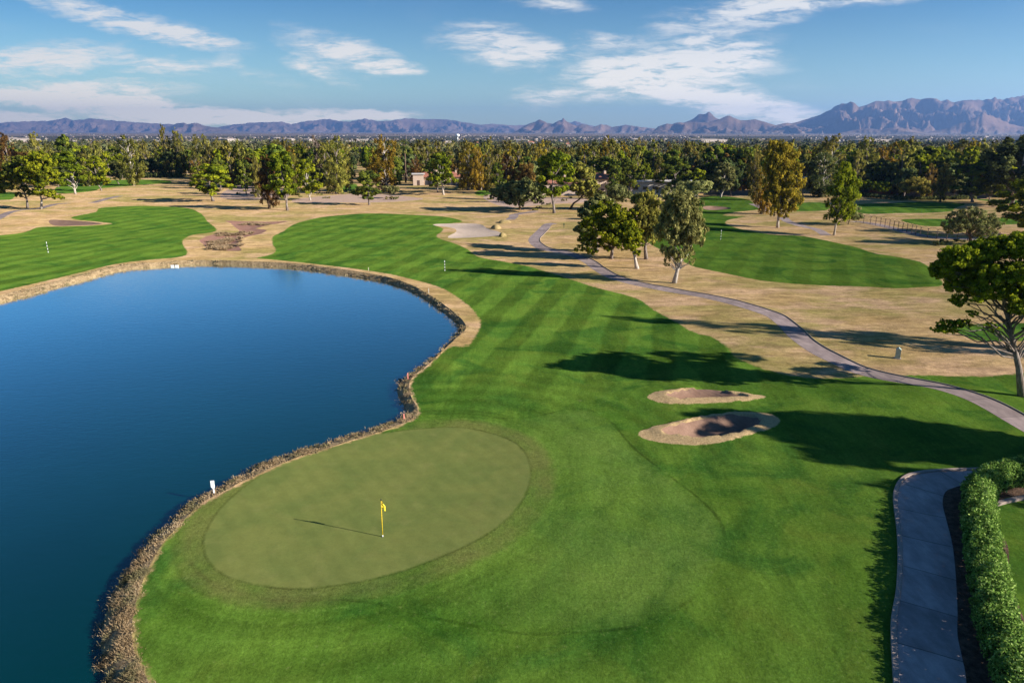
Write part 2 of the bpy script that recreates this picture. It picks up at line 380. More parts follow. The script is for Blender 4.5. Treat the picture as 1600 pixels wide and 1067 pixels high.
FAIRR = wpoly([(1000,366),(1015,382),(1060,404),(1086,417),(1142,428),(1200,438),(1284,443.5),(1340,446.5),(1400,450),(1440,449),(1472,446),(1466,432),(1444,411),(1414,401),(1369,394),(1326,381),(1256,368),(1200,365),(1154,357.5),(1134,350),(1139,343),(1165,338.5),(1130,336.5),(1147,331),(1185,327),(1180,321),(1170,312),(1130,307),(1095,308),(1060,320),(1020,345)], 0, 4)
GREENS_FAR = [wpoly(p, 0, 4) for p in ([(-160,312),(0,314),(22,310),(30,302),(10,300),(-160,298)], [(89,292),(92,304),(144,300),(160,295),(200,292),(228,289),(264,285.5),(263,281.5),(224,280),(170,281),(128,283)],
      [(1336,320),(1400,317.6),(1426,316),(1505,320),(1492,326.5),(1479,332),(1400,333),(1345,333)], [(1408,343),(1471,341),(1520,340.5),(1570,340),(1590,345),(1587,351),(1467,354),(1437,352)],
      [(1525,312),(1590,314),(1700,317),(1700,326),(1584,320)], [(1480,513),(1530,506),(1600,504),(1760,504),(1760,532),(1600,531),(1530,529)],
      [(675,316),(720,314.5),(709,316.5)], [(1238,318),(1292,318),(1290,328),(1240,329)], [(540,288),(556,288),(556,296),(530,297)], [(745,299),(770,297),(770,304),(745,304)], [(1515,520),(1620,512),(1620,530),(1530,533)])]
B1O = wpoly([(1012,624),(1030,616),(1075,613),(1112,615),(1150,619),(1196,625.5),(1170,631),(1125,633.5),(1075,634.5),(1040,633),(1020,629)], 0, 4)
B1I = wpoly([(1040,627),(1060,621),(1080,617),(1112,618),(1140,624),(1166,630),(1125,631),(1060,631.5)], -.2, 4)
B2O = wpoly([(997,680),(1012,671),(1050,661),(1082,653),(1112,649),(1162,646),(1200,648),(1218,657),(1211,670),(1187,680),(1162,688),(1137,694.5),(1100,698.5),(1050,696),(1012,689)], 0, 4)
B2I = wpoly([(1033,680),(1065,667),(1090,660),(1125,655),(1162,655),(1186,662),(1183,672),(1162,682),(1132,690),(1095,692),(1060,687)], -.2, 4)
B3I = wpoly([(1098,324),(1101,321.5),(1115,320.5),(1135,322),(1143,325.5),(1125,327.5),(1103,327.5)], 0, 3)
B4I = wpoly([(76,344),(95,343),(130,345),(160,348.5),(120,350.5),(85,350.5)], 0, 3)
SANDP = wpoly([(676,351),(720,348.5),(750,350),(762,359),(780,364),(784,369),(740,373),(700,373),(713,364),(707,357)], 0, 4)
WASTE = wpoly([(312,377.5),(326,371),(342,367.5),(370,365),(373,360),(367,354),(360,347.5),(352,344),(378,344),(415,345),(451,345.4),(421,350),(407,355),(400,358),(417,360.6),(407,366),(390,370),(377,375),(372,383),(377,390),(365,391),(340,390.5),(324,388),(318,383)], 0, 3)
GRAV = wpoly([(455,316),(480,309),(520,304),(565,301),(610,304),(660,309),(640,314),(560,317),(500,318)], 0, 3)
GRAV2 = wpoly([(755,305),(790,303),(830,306),(850,309),(910,311),(912,318),(860,320),(800,325),(770,318)], 0, 3)
GRAV3 = wpoly([(355,296),(380,290),(440,296),(450,309),(400,312),(345,308)], 0, 3)
SOIL = wpoly([(1473,786),(1477,769),(1491,762),(1511,757),(1545,751),(1600,747),(1750,742),(1750,775),(1600,775),(1566,780),(1548,800),(1560,831),(1575,855),(1578,906),(1590,941),(1604,975),(1625,1010),(1650,1070),(1720,1300),(1560,1400),(1525,1100),(1510,1067),(1503,1027),(1496,992),(1496,958),(1494,906),(1489,855),(1479,813)], 0, 4)
PATH1 = wline([(1064,0),(1060,0)][:0] + [(866,350),(856,352),(848,360),(840,367.5),(834,375),(838,381),(851,387.5),(875,392.5),(900,399),(920,407.5),(936,420),(955,431),(975,437.5),(1000,443),(1050,453),(1100,463),(1150,475),(1200,491),(1217,499),(1236,515),(1253,532),(1276,548),(1307,564),(1340,578),(1380,589.5),(1425,600),(1467,610.5),(1509,624),(1551,641),(1600,664),(1680,704),(1800,760)], 0, 5)
PATHS = [(PATH1, 2.15), (wline([(797,344),(803,339),(805,335),(840,330)], 0, 3), 2.4), (wline([(-60,360),(-10,343),(8,335),(30,329),(60,326),(85,320),(108,317.5)], 0, 3), 2.4), (wline([(143,317),(160,313),(188,306)], 0, 3), 2.4),
         (wline([(1330,347),(1355,350),(1390,357),(1420,365),(1450,371),(1490,373.5),(1560,375),(1640,376)], 0, 4), 2.6), (wline([(1222,338),(1230,346),(1250,352),(1275,358),(1291,367)], 0, 3), 2.2), (wline([(1175,318),(1190,323),(1198,330)], 0, 3), 2.2)]
def ribbon(L, w):
    d = np.gradient(L, axis=0); d /= np.linalg.norm(d, axis=1)[:, None] + 1e-9; n = np.stack([-d[:, 1], d[:, 0]], 1)
    return np.vstack([L + n * w / 2, (L - n * w / 2)[::-1]])
PATHPOLY = [ribbon(L, w) for L, w in PATHS]
P2L_PX = [(1440,1500),(1415,1200),(1405,1067),(1401,1009),(1401,968),(1408,923),(1410,872),(1408,831),(1402,786),(1404,765),(1415,749),(1436,741),(1473,737),(1542,734),(1600,732.5),(1750,729)]
P2L = wline(P2L_PX, 0, 4)
P2R = wline([(1545,1500),(1520,1200),(1510,1067),(1503,1027),(1496,992),(1496,958),(1494,906),(1489,855),(1479,813),(1473,786),(1477,769),(1491,762),(1511,757),(1545,751),(1600,747),(1750,742)], 0, 4)
PATH2 = np.vstack([P2L, P2R[::-1]])
P2C = wline([(1490,1500),(1465,1200),(1457,1067),(1452,1009),(1450,960),(1451,905),(1449,850),(1442,810),(1437,785),(1441,765),(1465,750),(1542,742),(1750,735)], 0, 4)

def hz(X):
    """terrain height"""
    x, y = X[:, 0], X[:, 1]
    h = .22 * pn(x / 17, y / 17, 3) * sstep(30, 60, y) + .5 * pn(x / 45, y / 45, 5) * sstep(70, 140, y)
    h += .05 * pn(x / 4, y / 4, 9)
    # gentle banks round the bunkers and beside the green
    for cx, cy, rx, ry, a in ((12, 51.5, 9, 2.5, .35), (18, 43, 7, 2.5, .30), (5, 44, 4, 5, .15), (-7.5, 29, 5, 5, .0), (30, 50, 9, 4, .6)):
        h += a * np.exp(-(((x - cx) / rx) ** 2 + ((y - cy) / ry) ** 2))
    return h
HAZE = 4.4e-5; EXPO = 1.25
# ================================================================ the ground as one conforming sheet, cut into its zones
rng = np.random.default_rng(5)
def build_ground():
    segs = []
    polys = [WATER, BANKO, GREEN, FAIR, FAIRL, FAIRR, B1I, B2I, B1O, B2O, B3I, B4I, SANDP, WASTE, GRAV, GRAV2, GRAV3, SOIL, PATH2] + PATHPOLY + GREENS_FAR
    V = []; E = []
    def add(P, closed=True):
        # drop near-duplicate points
        Q = [P[0]]
        for p in P[1:]:
            if np.hypot(*(p - Q[-1])) > .03: Q.append(p)
        b = len(V); n = len(Q); V.extend([tuple(q) for q in Q])
        E.extend([(b + i, b + (i + 1) % n) for i in range(n if closed else n - 1)])
    for P in polys: add(P)
    rows = [-20, -12, -4]; y = 3.
    while y < 620: rows.append(y); y += max(.7, (y + 6) * .021)
    for y in rows:
        w = max(28, (y + 26) * 1.02); st = max(.9, (abs(y) + 8) * .019); xs = np.arange(-w, w, st)
        xs = xs + rng.uniform(-.3, .3, len(xs)) * st; ys = y + rng.uniform(-.25, .25, len(xs)) * st
        V.extend(zip(xs.tolist(), ys.tolist()))
    for B in (B1O, B2O):
        a = B.min(0); b = B.max(0)
        for yy in np.arange(a[1], b[1], .3):
            for xx in np.arange(a[0], b[0], .3): V.append((xx + rng.uniform(-.08, .08), yy + rng.uniform(-.08, .08)))
    # a band of points along the pond bank
    L = np.asarray(WATER); 
    for off in (-1.2, -.5, .35, .8):
        for i in range(len(L)):
            p = L[i]; q = L[(i + 1) % len(L)]; d = q - p; ln = np.hypot(*d)
            if ln < 1e-6 or p[1] > 140 or p[1] < 0: continue
            nrm = np.array([d[1], -d[0]]) / ln
            V.append(tuple(p + nrm * off * -1.))
    vs, es, fs, *_ = delaunay_2d_cdt([Vector(v) for v in V], E, [], 0, 1e-4, False)
    X = np.array([(v[0], v[1]) for v in vs]); T = np.array([tuple(f) for f in fs if len(f) == 3])
    C = X[T].mean(1)
    # attributes
    fair = np.full(len(X), -1e9)
    for P in [FAIR, FAIRL, FAIRR] + GREENS_FAR: fair = np.maximum(fair, sd(P, X))
    sG = sd(GREEN, X); sA = sd(APPR, X); sR = sd(FAIRR, X)
    lip = np.maximum(sd(B1O, X), sd(B2O, X)); b1 = sd(B1I, X); b2 = sd(B2I, X)
    dW = sd(WATER, X); dB = sd(BANKO, X)
    z = hz(X)
    z *= sstep(0, 6, -dB)
    for b, dep in ((b1, .55), (b2, .7), (sd(SANDP, X), .3), (sd(WASTE, X), .35), (sd(B3I, X), .8), (sd(B4I, X), .4)):
        z -= dep * sstep(-.1, 1.1, b)
    z += .16 * np.exp(-(np.minimum(b1, 0) / .8) ** 2) * (b1 < 0) * (lip > 0) + .16 * np.exp(-(np.minimum(b2, 0) / .8) ** 2) * (b2 < 0) * (lip > 0)
    t = np.where(dW < 0, dB / (dB - dW + 1e-6), 1.)       # 0 at the top of the bank, 1 at the waterline
    zb = -.72 * np.clip(t, 0, 1) ** 1.7
    z = np.where(dB > 0, np.where(dW > 0, -.72 - np.minimum(dW, 2) * .4, zb + .06 * pn(X[:, 0] * 1.5, X[:, 1] * 1.5, 2)), z)
    near = sstep(62, 45, X[:, 1]) * (X[:, 0] < 90)
    V3 = np.column_stack([X, z])
    lush = np.zeros(len(X))
    for px_, py_, rx, ry, k_ in ((720, 965, 6, 2.0, 1.), (1000, 985, 4, 1.8, .7), (440, 940, 3, 1.1, .6), (885, 790, 1.3, 3., .6), (690, 625, 3.5, 2.5, .7), (1150, 790, 3., 3., .45), (300, 960, 2., 2., .5), (960, 650, 1.6, 3.5, .6), (1000, 560, 6., 3., .35), (830, 640, 3., 2.5, .4), (1330, 900, 1.2, 5., .4), (560, 1040, 5, 1.5, .5), (1250, 620, 6, 1.6, .5)):
        a_, b_ = gp(px_, py_); lush = np.maximum(lush, k_ * np.exp(-((X[:, 0] - a_) / rx) ** 2 - ((X[:, 1] - b_) / ry) ** 2))
    lush *= .55 + .9 * np.clip(fbm(X[:, 0] / 2.2, X[:, 1] / 2.2, 8, 4) + .35, 0, 1)
    A = dict(lush=np.clip(lush, 0, 1), sdF=np.where(dB > 0, -1., fair), sdG=sG, sdA=sA, sdR=sR, sdL=np.clip(lip, -5, 5), nearm=near)
    # zones by face centre
    lab = np.zeros(len(T), int)
    def setz(P, k):
        m = inside(P, C); lab[m] = k
    setz(FAIR, 1); setz(FAIRL, 2); setz(FAIRR, 3)
    for i, P in enumerate(GREENS_FAR): setz(P, 20 + i)
    setz(B1O, 0); setz(B2O, 0); setz(GREEN, 4)
    for P, k in ((WASTE, 5), (SANDP, 6), (GRAV, 7), (GRAV2, 7), (GRAV3, 7), (B1I, 8), (B2I, 9), (B3I, 10), (B4I, 11), (SOIL, 12)): setz(P, k)
    for i, P in enumerate(PATHPOLY): setz(P, 40 + i)
    setz(PATH2, 50)
    m = inside(BANKO, C); lab[m] = 13
    cw = sd(WATER, C); keep = ~(m & (cw > 1.9))
    def part(k, name, mt, ks=None):
        sel = (np.isin(lab, ks) if ks else lab == k) & keep
        f = T[sel]
        if not len(f): return None
        u, inv = np.unique(f, return_inverse=True); f = inv.reshape(f.shape)
        vv = V3[u]
        at = {n: ('POINT', a[u]) for n, a in A.items()}
        if 40 <= k <= 50:
            Lc = PATH2_AL if k == 50 else PATHS[k - 40][0]
            _, al = segdist(Lc, vv[:, :2], False); at['along'] = ('POINT', al); vv = vv.copy(); vv[:, 2] += .01
        me = fast_mesh(name, vv, f, at, True)
        return tag(link(name, me, M[mt]), kind='structure')
    PATH2_AL = P2C
    part(0, 'rough', 'turf'); part(1, 'fairway', 'turf'); part(2, 'fairway', 'turf'); part(3, 'fairway', 'turf')
    for i in range(len(GREENS_FAR)): part(20 + i, 'turf_patch', 'turf')
    part(4, 'putting_green', 'turf'); part(5, 'waste_area', 'waste'); part(6, 'sand_area', 'sandpale'); part(7, 'gravel_bed', 'gravel')
    part(8, 'bunker', 'sand'); part(9, 'bunker', 'sand'); part(10, 'bunker', 'sand'); part(11, 'bunker', 'sand'); part(12, 'soil_strip', 'soil')
    for i in range(len(PATHPOLY)): part(40 + i, 'path', 'path')
    part(50, 'path', 'path2'); part(13, 'pond_bank', 'bank')
    # pond surface: reaches under the bank
    w = np.vstack([BANKO]); 
    me = bpy.data.meshes.new('water'); me.from_pydata([(a, b, WZ) for a, b in w], [], [tuple(range(len(w)))][::1]); me.update()
    o = link('water', me, M['water']); tag(o, kind='structure')
    if me.polygons[0].normal.z < 0: me.flip_normals()
    # ground height lookup
    from mathutils.kdtree import KDTree
    kd = KDTree(len(V3))
    for i, p in enumerate(V3): kd.insert((p[0], p[1], 0), i)
    kd.balance()
    return lambda x, y: float(V3[kd.find((x, y, 0))[1]][2]) if y < 600 else 0.
GZ = build_ground()

# raised kerb along the outer edge of the cart path by the hedge, and thin kerb beside the long path
def kerb(name, L, w, h, mt, skip=0.):
    d = np.gradient(L, axis=0); d /= np.linalg.norm(d, axis=1)[:, None]; n = np.stack([-d[:, 1], d[:, 0]], 1)
    V = []; Fs = []
    for i, (p, q) in enumerate(zip(L, n)):
        z = GZ(*p)
        a = p + q * w; 
        for c, zz in ((p, z - .05), (p, z + h), (p + q * .02, z + h + .015), (a - q * .02, z + h + .015), (a, z + h), (a, z - .05)): V.append((c[0], c[1], zz))
        if i: 
            for k in range(5): b = (i - 1) * 6 + k; Fs.append((b, b + 1, b + 7, b + 6))
    mb = MB(); mb.add(V, Fs); return tag(mb.build(name, M[mt]), kind='structure')
kerb('kerb', smooth_open(P2L, 2), .22, .10, 'kerb')
kerb('kerb', PATHS[0][0][8:] - 0 + np.array([0, 0]) + (lambda L: (lambda d: np.stack([-d[:, 1], d[:, 0]], 1) / np.linalg.norm(d, axis=1)[:, None])(np.gradient(L, axis=0)) * 1.19)(PATHS[0][0][8:]), .09, .07, 'kerb')
# low concrete edging beside the lawn behind the hedge
EDG = wline([(1543, 797), (1565, 789), (1600, 781), (1700, 765)], 0, 4)
kerb('kerb', EDG, .28, .14, 'kerb')

# ================================================================ far terrain: valley floor and mountains
RANGES = [  # crest outline in the photo, forward distance of the crest, depth of the front slope, jaggedness
 (24000, 3000, .6, [(-160,196),(-60,192),(0,192),(20,190),(55,189),(75,189),(102,184),(115,188),(140,185),(170,187.5),(210,191),(265,194),(300,197),(340,199),(360,195),(390,192),(440,190),(455,194),(480,189),(512,185.5),(530,189),(545,190),(570,185),(590,189),(612,188),(635,184.6),(665,186.5),(700,186.5),(720,190),(750,195),(770,193.5),(800,196),(830,195),(860,199),(900,189),(910,193),(940,200),(1000,206),(1100,208)]),
 (19000, 1700, .9, [(225,212),(250,204),(262,199),(270,195),(277,192.5),(285,190.5),(292,194),(303,192),(312,193),(322,197),(340,200),(360,204),(400,207)]),
 (16000, 1400, .9, [(800,208),(810,203),(825,194),(835,190),(843,186.5),(850,189),(856,193),(864,193),(873,188.5),(878,187),(880,184),(883,187.5),(886,190),(901,196.5),(910,194),(916,195),(926,198.5),(939,194),(947,195),(957,198.5),(968,197),(977,194.5),(990,197),(1005,199),(1040,203),(1080,207)]),
 (14500, 1400, .8, [(1045,205),(1063,193),(1075,188),(1084,184),(1093,178),(1100,177),(1107,174.2),(1113,178),(1121,185),(1135,192),(1150,200)]),
 (12500, 1300, .9, [(1005,210),(1020,205),(1028,198),(1036,195),(1043,192.5),(1050,194),(1056,192),(1064,191),(1080,190),(1095,191),(1110,190),(1125,184),(1139,180.5),(1148,184),(1156,187),(1164,187.5),(1179,186),(1190,189),(1202,193),(1215,196),(1230,201),(1260,207)]),
 (12800, 2900, 1., [(1190,204),(1215,195),(1230,191.5),(1236,193),(1250,189.5),(1266,184),(1281,179),(1296,172),(1306,165),(1314,161.6),(1320,162),(1329,158.6),(1336,161),(1342,166.7),(1350,164),(1357,161.6),(1367,158),(1387,157),(1400,158),(1410,158),(1418,154),(1425,152.5),(1438,155.5),(1446,154),(1453,152.5),(1462,154),(1471,157.5),(1481,155.3),(1491,159.5),(1505,157),(1519,155.3),(1535,156),(1545,154.5),(1549,155),(1556,150.8),(1559,154.5),(1568,155),(1579,152),(1600,149),(1640,144),(1700,150),(1780,160),(1900,190)]),
 (10700, 1400, .8, [(1420,212),(1450,207),(1480,200),(1500,192),(1512,190),(1525,182),(1536,175),(1546,179),(1560,184),(1580,194),(1610,200),(1650,196),(1700,190),(1800,205)]),
 (10500, 1200, .7, [(1290,213),(1330,204),(1355,200),(1375,203),(1400,198),(1425,203),(1450,209)]),
]
def base_z(Y): return np.maximum(0, Y - 3200) * .0078
def far_terrain():
    Ys = np.concatenate([np.geomspace(590, 6500, 70), np.linspace(6600, 17500, 200)[0:], np.linspace(17650, 25500, 90), np.linspace(25600, 26300, 4)])
    ta = np.linspace(-1.2, 1.2, 1500)
    TA, YY = np.meshgrid(ta, Ys)
    X = TA * YY
    Z = base_z(YY) + 2.5 * pn(X / 900, YY / 900, 2) * sstep(2000, 5000, YY)
    for Yc, W, jag, prof in RANGES:
        pr = np.array([ray_tan(a, b) for a, b in prof]); o = np.argsort(pr[:, 0]); pr = pr[o]
        # crest line wanders in depth
        wob = Yc * (1 + .035 * pn(ta * 9, ta * 0 + 3, int(Yc)))
        # front: look up profile with a sideways warp that grows away from the crest (spurs bend)
        t = (wob[None, :] - YY) / W
        warp = (fbm(X / 1500, YY / 1500, 11, 3) * 420 + fbm(X / 420, YY / 420, 12, 3) * 110) / YY * np.clip(t, 0, 1)
        TAw = TA + warp
        el = np.interp(TAw, pr[:, 0], pr[:, 1], left=-1, right=-1)
        jagn = jag * .00055 * fbm(TA * 160, TA * 0 + Yc, 5, 4)
        el = el + jagn
        crest = HC + el * wob[None, :]
        b = base_z(YY)
        H = np.maximum(crest - base_z(wob)[None, :], 0)
        u = np.clip(t, 0, 1)
        Xs = X + 500 * fbm(X / 2200, YY / 2200, 21, 2)
        r1 = ridged(Xs / 900 + YY / 1900, YY / 2300, int(Yc) % 97, 2, .5)
        r2 = ridged(Xs / 330 - YY / 1500, YY / 700, int(Yc) % 91 + 9, 4, .58)
        spur = 1 - (.62 * r1 + .38 * r2)           # 0 on spurs, 1 in ravines
        ue = np.clip(u * (1 + .9 * np.clip(spur - .1, 0, 1)), 0, 1)
        S = (1 - ue) ** 1.25
        msk = np.clip(u * 7, 0, 1) * (1 - u) ** .6 * np.clip(H / 500, 0, 1)
        S = S - (400 * np.clip(1 - r1, 0, 1.1) + 230 * np.clip(1 - r2, 0, 1.1) - 130) * msk / np.maximum(H, 60)
        back = np.clip(1 + t / .35, 0, 1)
        S = np.where(t < 0, back, np.maximum(S, 0))
        Z = np.maximum(Z, b + H * S)
    V = np.column_stack([X.ravel(), YY.ravel(), Z.ravel()])
    nr, nc = TA.shape
    i = np.arange(nr * nc).reshape(nr, nc)
    Fq = np.stack([i[:-1, :-1], i[:-1, 1:], i[1:, 1:], i[1:, :-1]], -1)
    rowm = Ys[:-1] < 6500
    lo = Fq[rowm].reshape(-1, 4); hi = Fq[~rowm].reshape(-1, 4)
    for nm, f, mt in (('valley_ground', lo, 'plain'), ('mountains', hi, 'rockplain')):
        u, inv = np.unique(f, return_inverse=True); f = inv.reshape(f.shape); vv = V[u]
        bz = base_z(vv[:, 1])
        tag(link(nm, fast_mesh(nm, vv - np.array([0, 0, .25]), f, {'rise': ('POINT', vv[:, 2] - bz)}, True), M[mt]), kind='structure')
    return Ys, ta, Z
def rockplain(t):
    P = t.pos(); r = t.attr('rise')
    c = t.mix(t.ss(t.noise(P, .0016, 5., .6), .4, .62), (.125, .080, .064), (.205, .130, .098))
    c = t.mix(t.ss(t.noise(P, .011, 5., .75), .48, .62, 0., .55), c, (.085, .065, .045))
    c = t.mix(t.ss(t.noise(P, .02, 3., .8), .62, .72, 0., .4), c, (.26, .16, .115))
    f = t.mix(t.ss(t.noise(t.scl(P, (.6, 1., 1.)), .0035, 5., .75), .42, .62), (.125, .100, .082), (.235, .180, .148))
    f = t.mix(t.ss(t.noise(P, .009, 3., .8), .60, .68, 0., .5), f, (.45, .38, .33))
    c = t.mix(t.ss(t.m('ADD', r, t.m('MULTIPLY', t.noise(P, .003, 3.), 60.)), 20., 90.), f, c)
    return bsdf(t, c, 1., .0, bump=t.noise(P, .012, 5., .7), bs=1., bd=12.)
M['rockplain'] = mat('mountain_and_foothill', rockplain)
FY, FT, FZ = far_terrain()
def far_z(x, y):
    j = int(np.clip(np.searchsorted(FY, y), 1, len(FY) - 1)); i = int(np.clip((x / y + 1.2) / 2.4 * (len(FT) - 1), 0, len(FT) - 2))
    return float(FZ[j, i]) - .25
# ================================================================ foliage
def leafmat(name, c0, c1, c2, trans=.42, hue=.03, vv=.22):
    """c0 dark, c1 mid, c2 lightest leaves; tone is a value per leaf cluster"""
    def f(t):
        tone = t.attr('tone')
        r = t.n('ShaderNodeObjectInfo').outputs['Random']
        c = t.mix(t.ss(tone, 0., .5), c0, c1); c = t.mix(t.ss(tone, .5, 1.), c, c2)
        hs = t.n('ShaderNodeHueSaturation', None, Color=c, Hue=t.ss(r, 0., 1., .5 - hue, .5 + hue), Value=t.ss(t.m('FRACT', t.m('MULTIPLY', r, 7.13)), 0., 1., 1 - vv, 1 + vv)).outputs[0]
        d = t.n('ShaderNodeBsdfDiffuse', None, Color=hs).outputs[0]
        tr = t.n('ShaderNodeBsdfTranslucent', None, Color=t.mulc(hs, 1.15)).outputs[0]
        return t.n('ShaderNodeMixShader', None, _0=trans, _1=d, _2=tr).outputs[0]
    return mat(name, f)
L = {
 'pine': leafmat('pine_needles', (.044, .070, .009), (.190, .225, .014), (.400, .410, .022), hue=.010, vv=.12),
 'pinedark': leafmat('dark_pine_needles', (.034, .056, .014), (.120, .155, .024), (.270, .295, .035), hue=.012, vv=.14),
 'gum': leafmat('gum_leaves', (.062, .066, .018), (.220, .200, .040), (.430, .370, .080), hue=.015),
 'gold': leafmat('golden_gum_leaves', (.085, .068, .014), (.290, .205, .024), (.500, .340, .045), hue=.015),
 'rust': leafmat('rusty_leaves', (.055, .036, .014), (.165, .100, .028), (.290, .160, .040), hue=.015),
 'grey': leafmat('grey_green_leaves', (.068, .076, .026), (.230, .240, .080), (.450, .440, .165), hue=.012),
 'sage': leafmat('sage_leaves', (.080, .085, .028), (.270, .270, .085), (.540, .510, .180), hue=.01),
 'lime': leafmat('bright_green_leaves', (.034, .056, .008), (.150, .185, .012), (.330, .350, .020), hue=.006),
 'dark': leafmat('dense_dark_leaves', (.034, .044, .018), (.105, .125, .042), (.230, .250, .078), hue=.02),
 'bare': leafmat('bare_twigs', (.09, .07, .055), (.17, .13, .10), (.25, .20, .15), .1, .01),
 'palm': leafmat('palm_fronds', (.035, .050, .014), (.090, .110, .026), (.190, .180, .050), .2, .01),
 'hedge': leafmat('hedge_leaves', (.050, .105, .018), (.180, .300, .055), (.440, .560, .170), .25, .0, 0.),
 'straw': leafmat('dry_reeds', (.14, .095, .055), (.32, .225, .13), (.50, .38, .25), .2, .0, 0.),
}
def barkf(c1, c2):
    def f(t):
        P = t.n('ShaderNodeTexCoord').outputs['Object']; n = t.noise(t.scl(P, (1., 1., .3)), 5., 4., .65)
        return bsdf(t, t.mix(t.ss(n, .35, .65), c1, c2), .9, .1, bump=n, bs=.8, bd=.05)
    return f
L['bark'] = mat('grey_bark', barkf((.13, .10, .085), (.27, .22, .19)))
L['pale'] = mat('pale_bark', barkf((.30, .25, .21), (.52, .46, .40)))
L['brown'] = mat('brown_bark', barkf((.07, .045, .03), (.17, .115, .08)))

def unit(v): return v / (np.linalg.norm(v, axis=-1, keepdims=True) + 1e-9)
def leaves(blobs, n, size, style, seed, sub=9, cr=1.):
    """blobs (cx,cy,cz,rx,rz) -> leaf quads gathered in many small clusters with gaps between"""
    g = np.random.default_rng(seed)
    B = np.array(blobs, float); w = B[:, 3] ** 2; w /= w.sum()
    C = []; RR = []; T = []; O = []
    for b, k in zip(B, np.maximum(4, (sub * len(B) * w)).astype(int)):
        d = unit(g.normal(size=(k, 3))); d[:, 2] = d[:, 2] * .9 + .12
        rad = g.uniform(.45, 1.0, (k, 1)) ** .7
        c = b[:3] + d * rad * np.array([b[3], b[3], b[4]])
        C.append(c); RR.append(g.uniform(.22, .46, k) * b[3] * cr); T.append(g.uniform(0, 1, k)); O.append(d)
    C = np.vstack(C); RR = np.concatenate(RR); T = np.concatenate(T); O = np.vstack(O)
    w = RR ** 1.6; idx = g.choice(len(C), n, p=w / w.sum())
    d = unit(g.normal(size=(n, 3))); rad = g.uniform(0, 1, (n, 1)) ** .45
    hang = {'pine': (.78, 1.), 'gum': (1.5, .85), 'grey': (.9, 1.), 'flat': (.42, 1.15)}[style]
    off = d * rad * RR[idx][:, None] * np.array([hang[1], hang[1], hang[0]])
    P = C[idx] + off
    if style == 'gum': P[:, 2] -= np.abs(g.normal(size=n)) * RR[idx] * .35
    nr = unit(unit(off) * 1.0 + O[idx] * .5 + g.normal(size=(n, 3)) * .48 + np.array([0, 0, .2]))
    r = unit(g.normal(size=(n, 3)))
    if style == 'gum': r = unit(r * .5 + np.array([0, 0, -1.]))
    a = unit(np.cross(nr, r)); b2 = np.cross(nr, a)
    if style == 'gum': a, b2 = b2, a
    s = size * g.uniform(.6, 1.35, (n, 1)); asp = {'pine': .8, 'gum': .42, 'grey': .6, 'flat': .6}[style]
    V = np.stack([P - a * s, P + b2 * s * asp, P + a * s, P - b2 * s * asp], 1).reshape(-1, 3)
    Fq = np.arange(n * 4).reshape(n, 4)
    tone = np.clip(T[idx] * .75 + g.normal(size=n) * .18 + .12, 0, 1)
    return V, Fq, tone
def limb_mesh(mb, a, b, r0, r1, g, n=5, seg=4, sag=.08):
    a = np.array(a, float); b = np.array(b, float); L_ = np.linalg.norm(b - a); pts = []
    for i in range(seg + 1):
        t = i / seg; p = a + (b - a) * t
        if 0 < i < seg: p = p + g.normal(size=3) * L_ * sag * .6
        p[2] += L_ * sag * math.sin(math.pi * t); pts.append(p)
    mb.tube(pts, [r0 + (r1 - r0) * i / seg for i in range(seg + 1)], n, cap=False)
def envelope(kind, H, W, g, base):
    """blob list for a crown H high (top), W wide, starting at height base"""
    bl = []
    ch = H - base
    if kind == 'pine':
        n = 13
        for i in range(n):
            t = (i + .5) / n; z = base + ch * (.10 + .84 * t) ; prof = math.sin(math.pi * (.16 + .74 * t ** .9)) ** .7
            an = i * 2.4 + g.uniform(-.5, .5); rr = W / 2 * prof; k = g.uniform(.35, .80)
            r = max(.9, W * .19) * g.uniform(.75, 1.2)
            bl.append((math.cos(an) * (rr - r * .4) * k, math.sin(an) * (rr - r * .4) * k, z - r * .2, r, r * g.uniform(.5, .72)))
        bl.append((0, 0, base + ch * .9, W * .17, ch * .09))
    elif kind == 'gum':
        n = 24
        for i in range(n):
            t = (i + .5) / n; prof = .50 + .50 * math.sin(math.pi * (.08 + .80 * t)); prof *= g.uniform(.62, 1.1) if t > .5 else 1
            an = i * 2.4 + g.uniform(-.7, .7); r = W * .17 * g.uniform(.7, 1.25) * (1.1 - .35 * t); rr = max(0, W / 2 * prof - r) * g.uniform(.5, 1.05)
            if t > .88: rr *= .45
            bl.append((math.cos(an) * rr, math.sin(an) * rr, base + ch * t * .97 - r * .2 + g.normal() * ch * .02, r, r * g.uniform(.9, 1.35)))
    elif kind == 'dome':
        n = 14
        for i in range(n):
            t = g.uniform(0, 1); an = i * 2.4; rr = W / 2 * math.sqrt(g.uniform(.1, 1)); z = base + ch * (.25 + .6 * t * math.sqrt(max(0, 1 - (2 * rr / W) ** 2 * .8)))
            r = W * .17 * g.uniform(.8, 1.25)
            bl.append((math.cos(an) * (rr - r * .6), math.sin(an) * (rr - r * .6), z, r, r * .75))
    elif kind == 'round':
        n = 12
        for i in range(n):
            d = unit(g.normal(size=3)); k = .6
            r = W * .2 * g.uniform(.8, 1.2)
            bl.append((d[0] * W / 2 * k, d[1] * W / 2 * k, base + ch / 2 + d[2] * ch / 2 * .66, r, r * .9))
    return bl
STY = {'pine': 'pine', 'gum': 'gum', 'dome': 'grey', 'round': 'grey'}
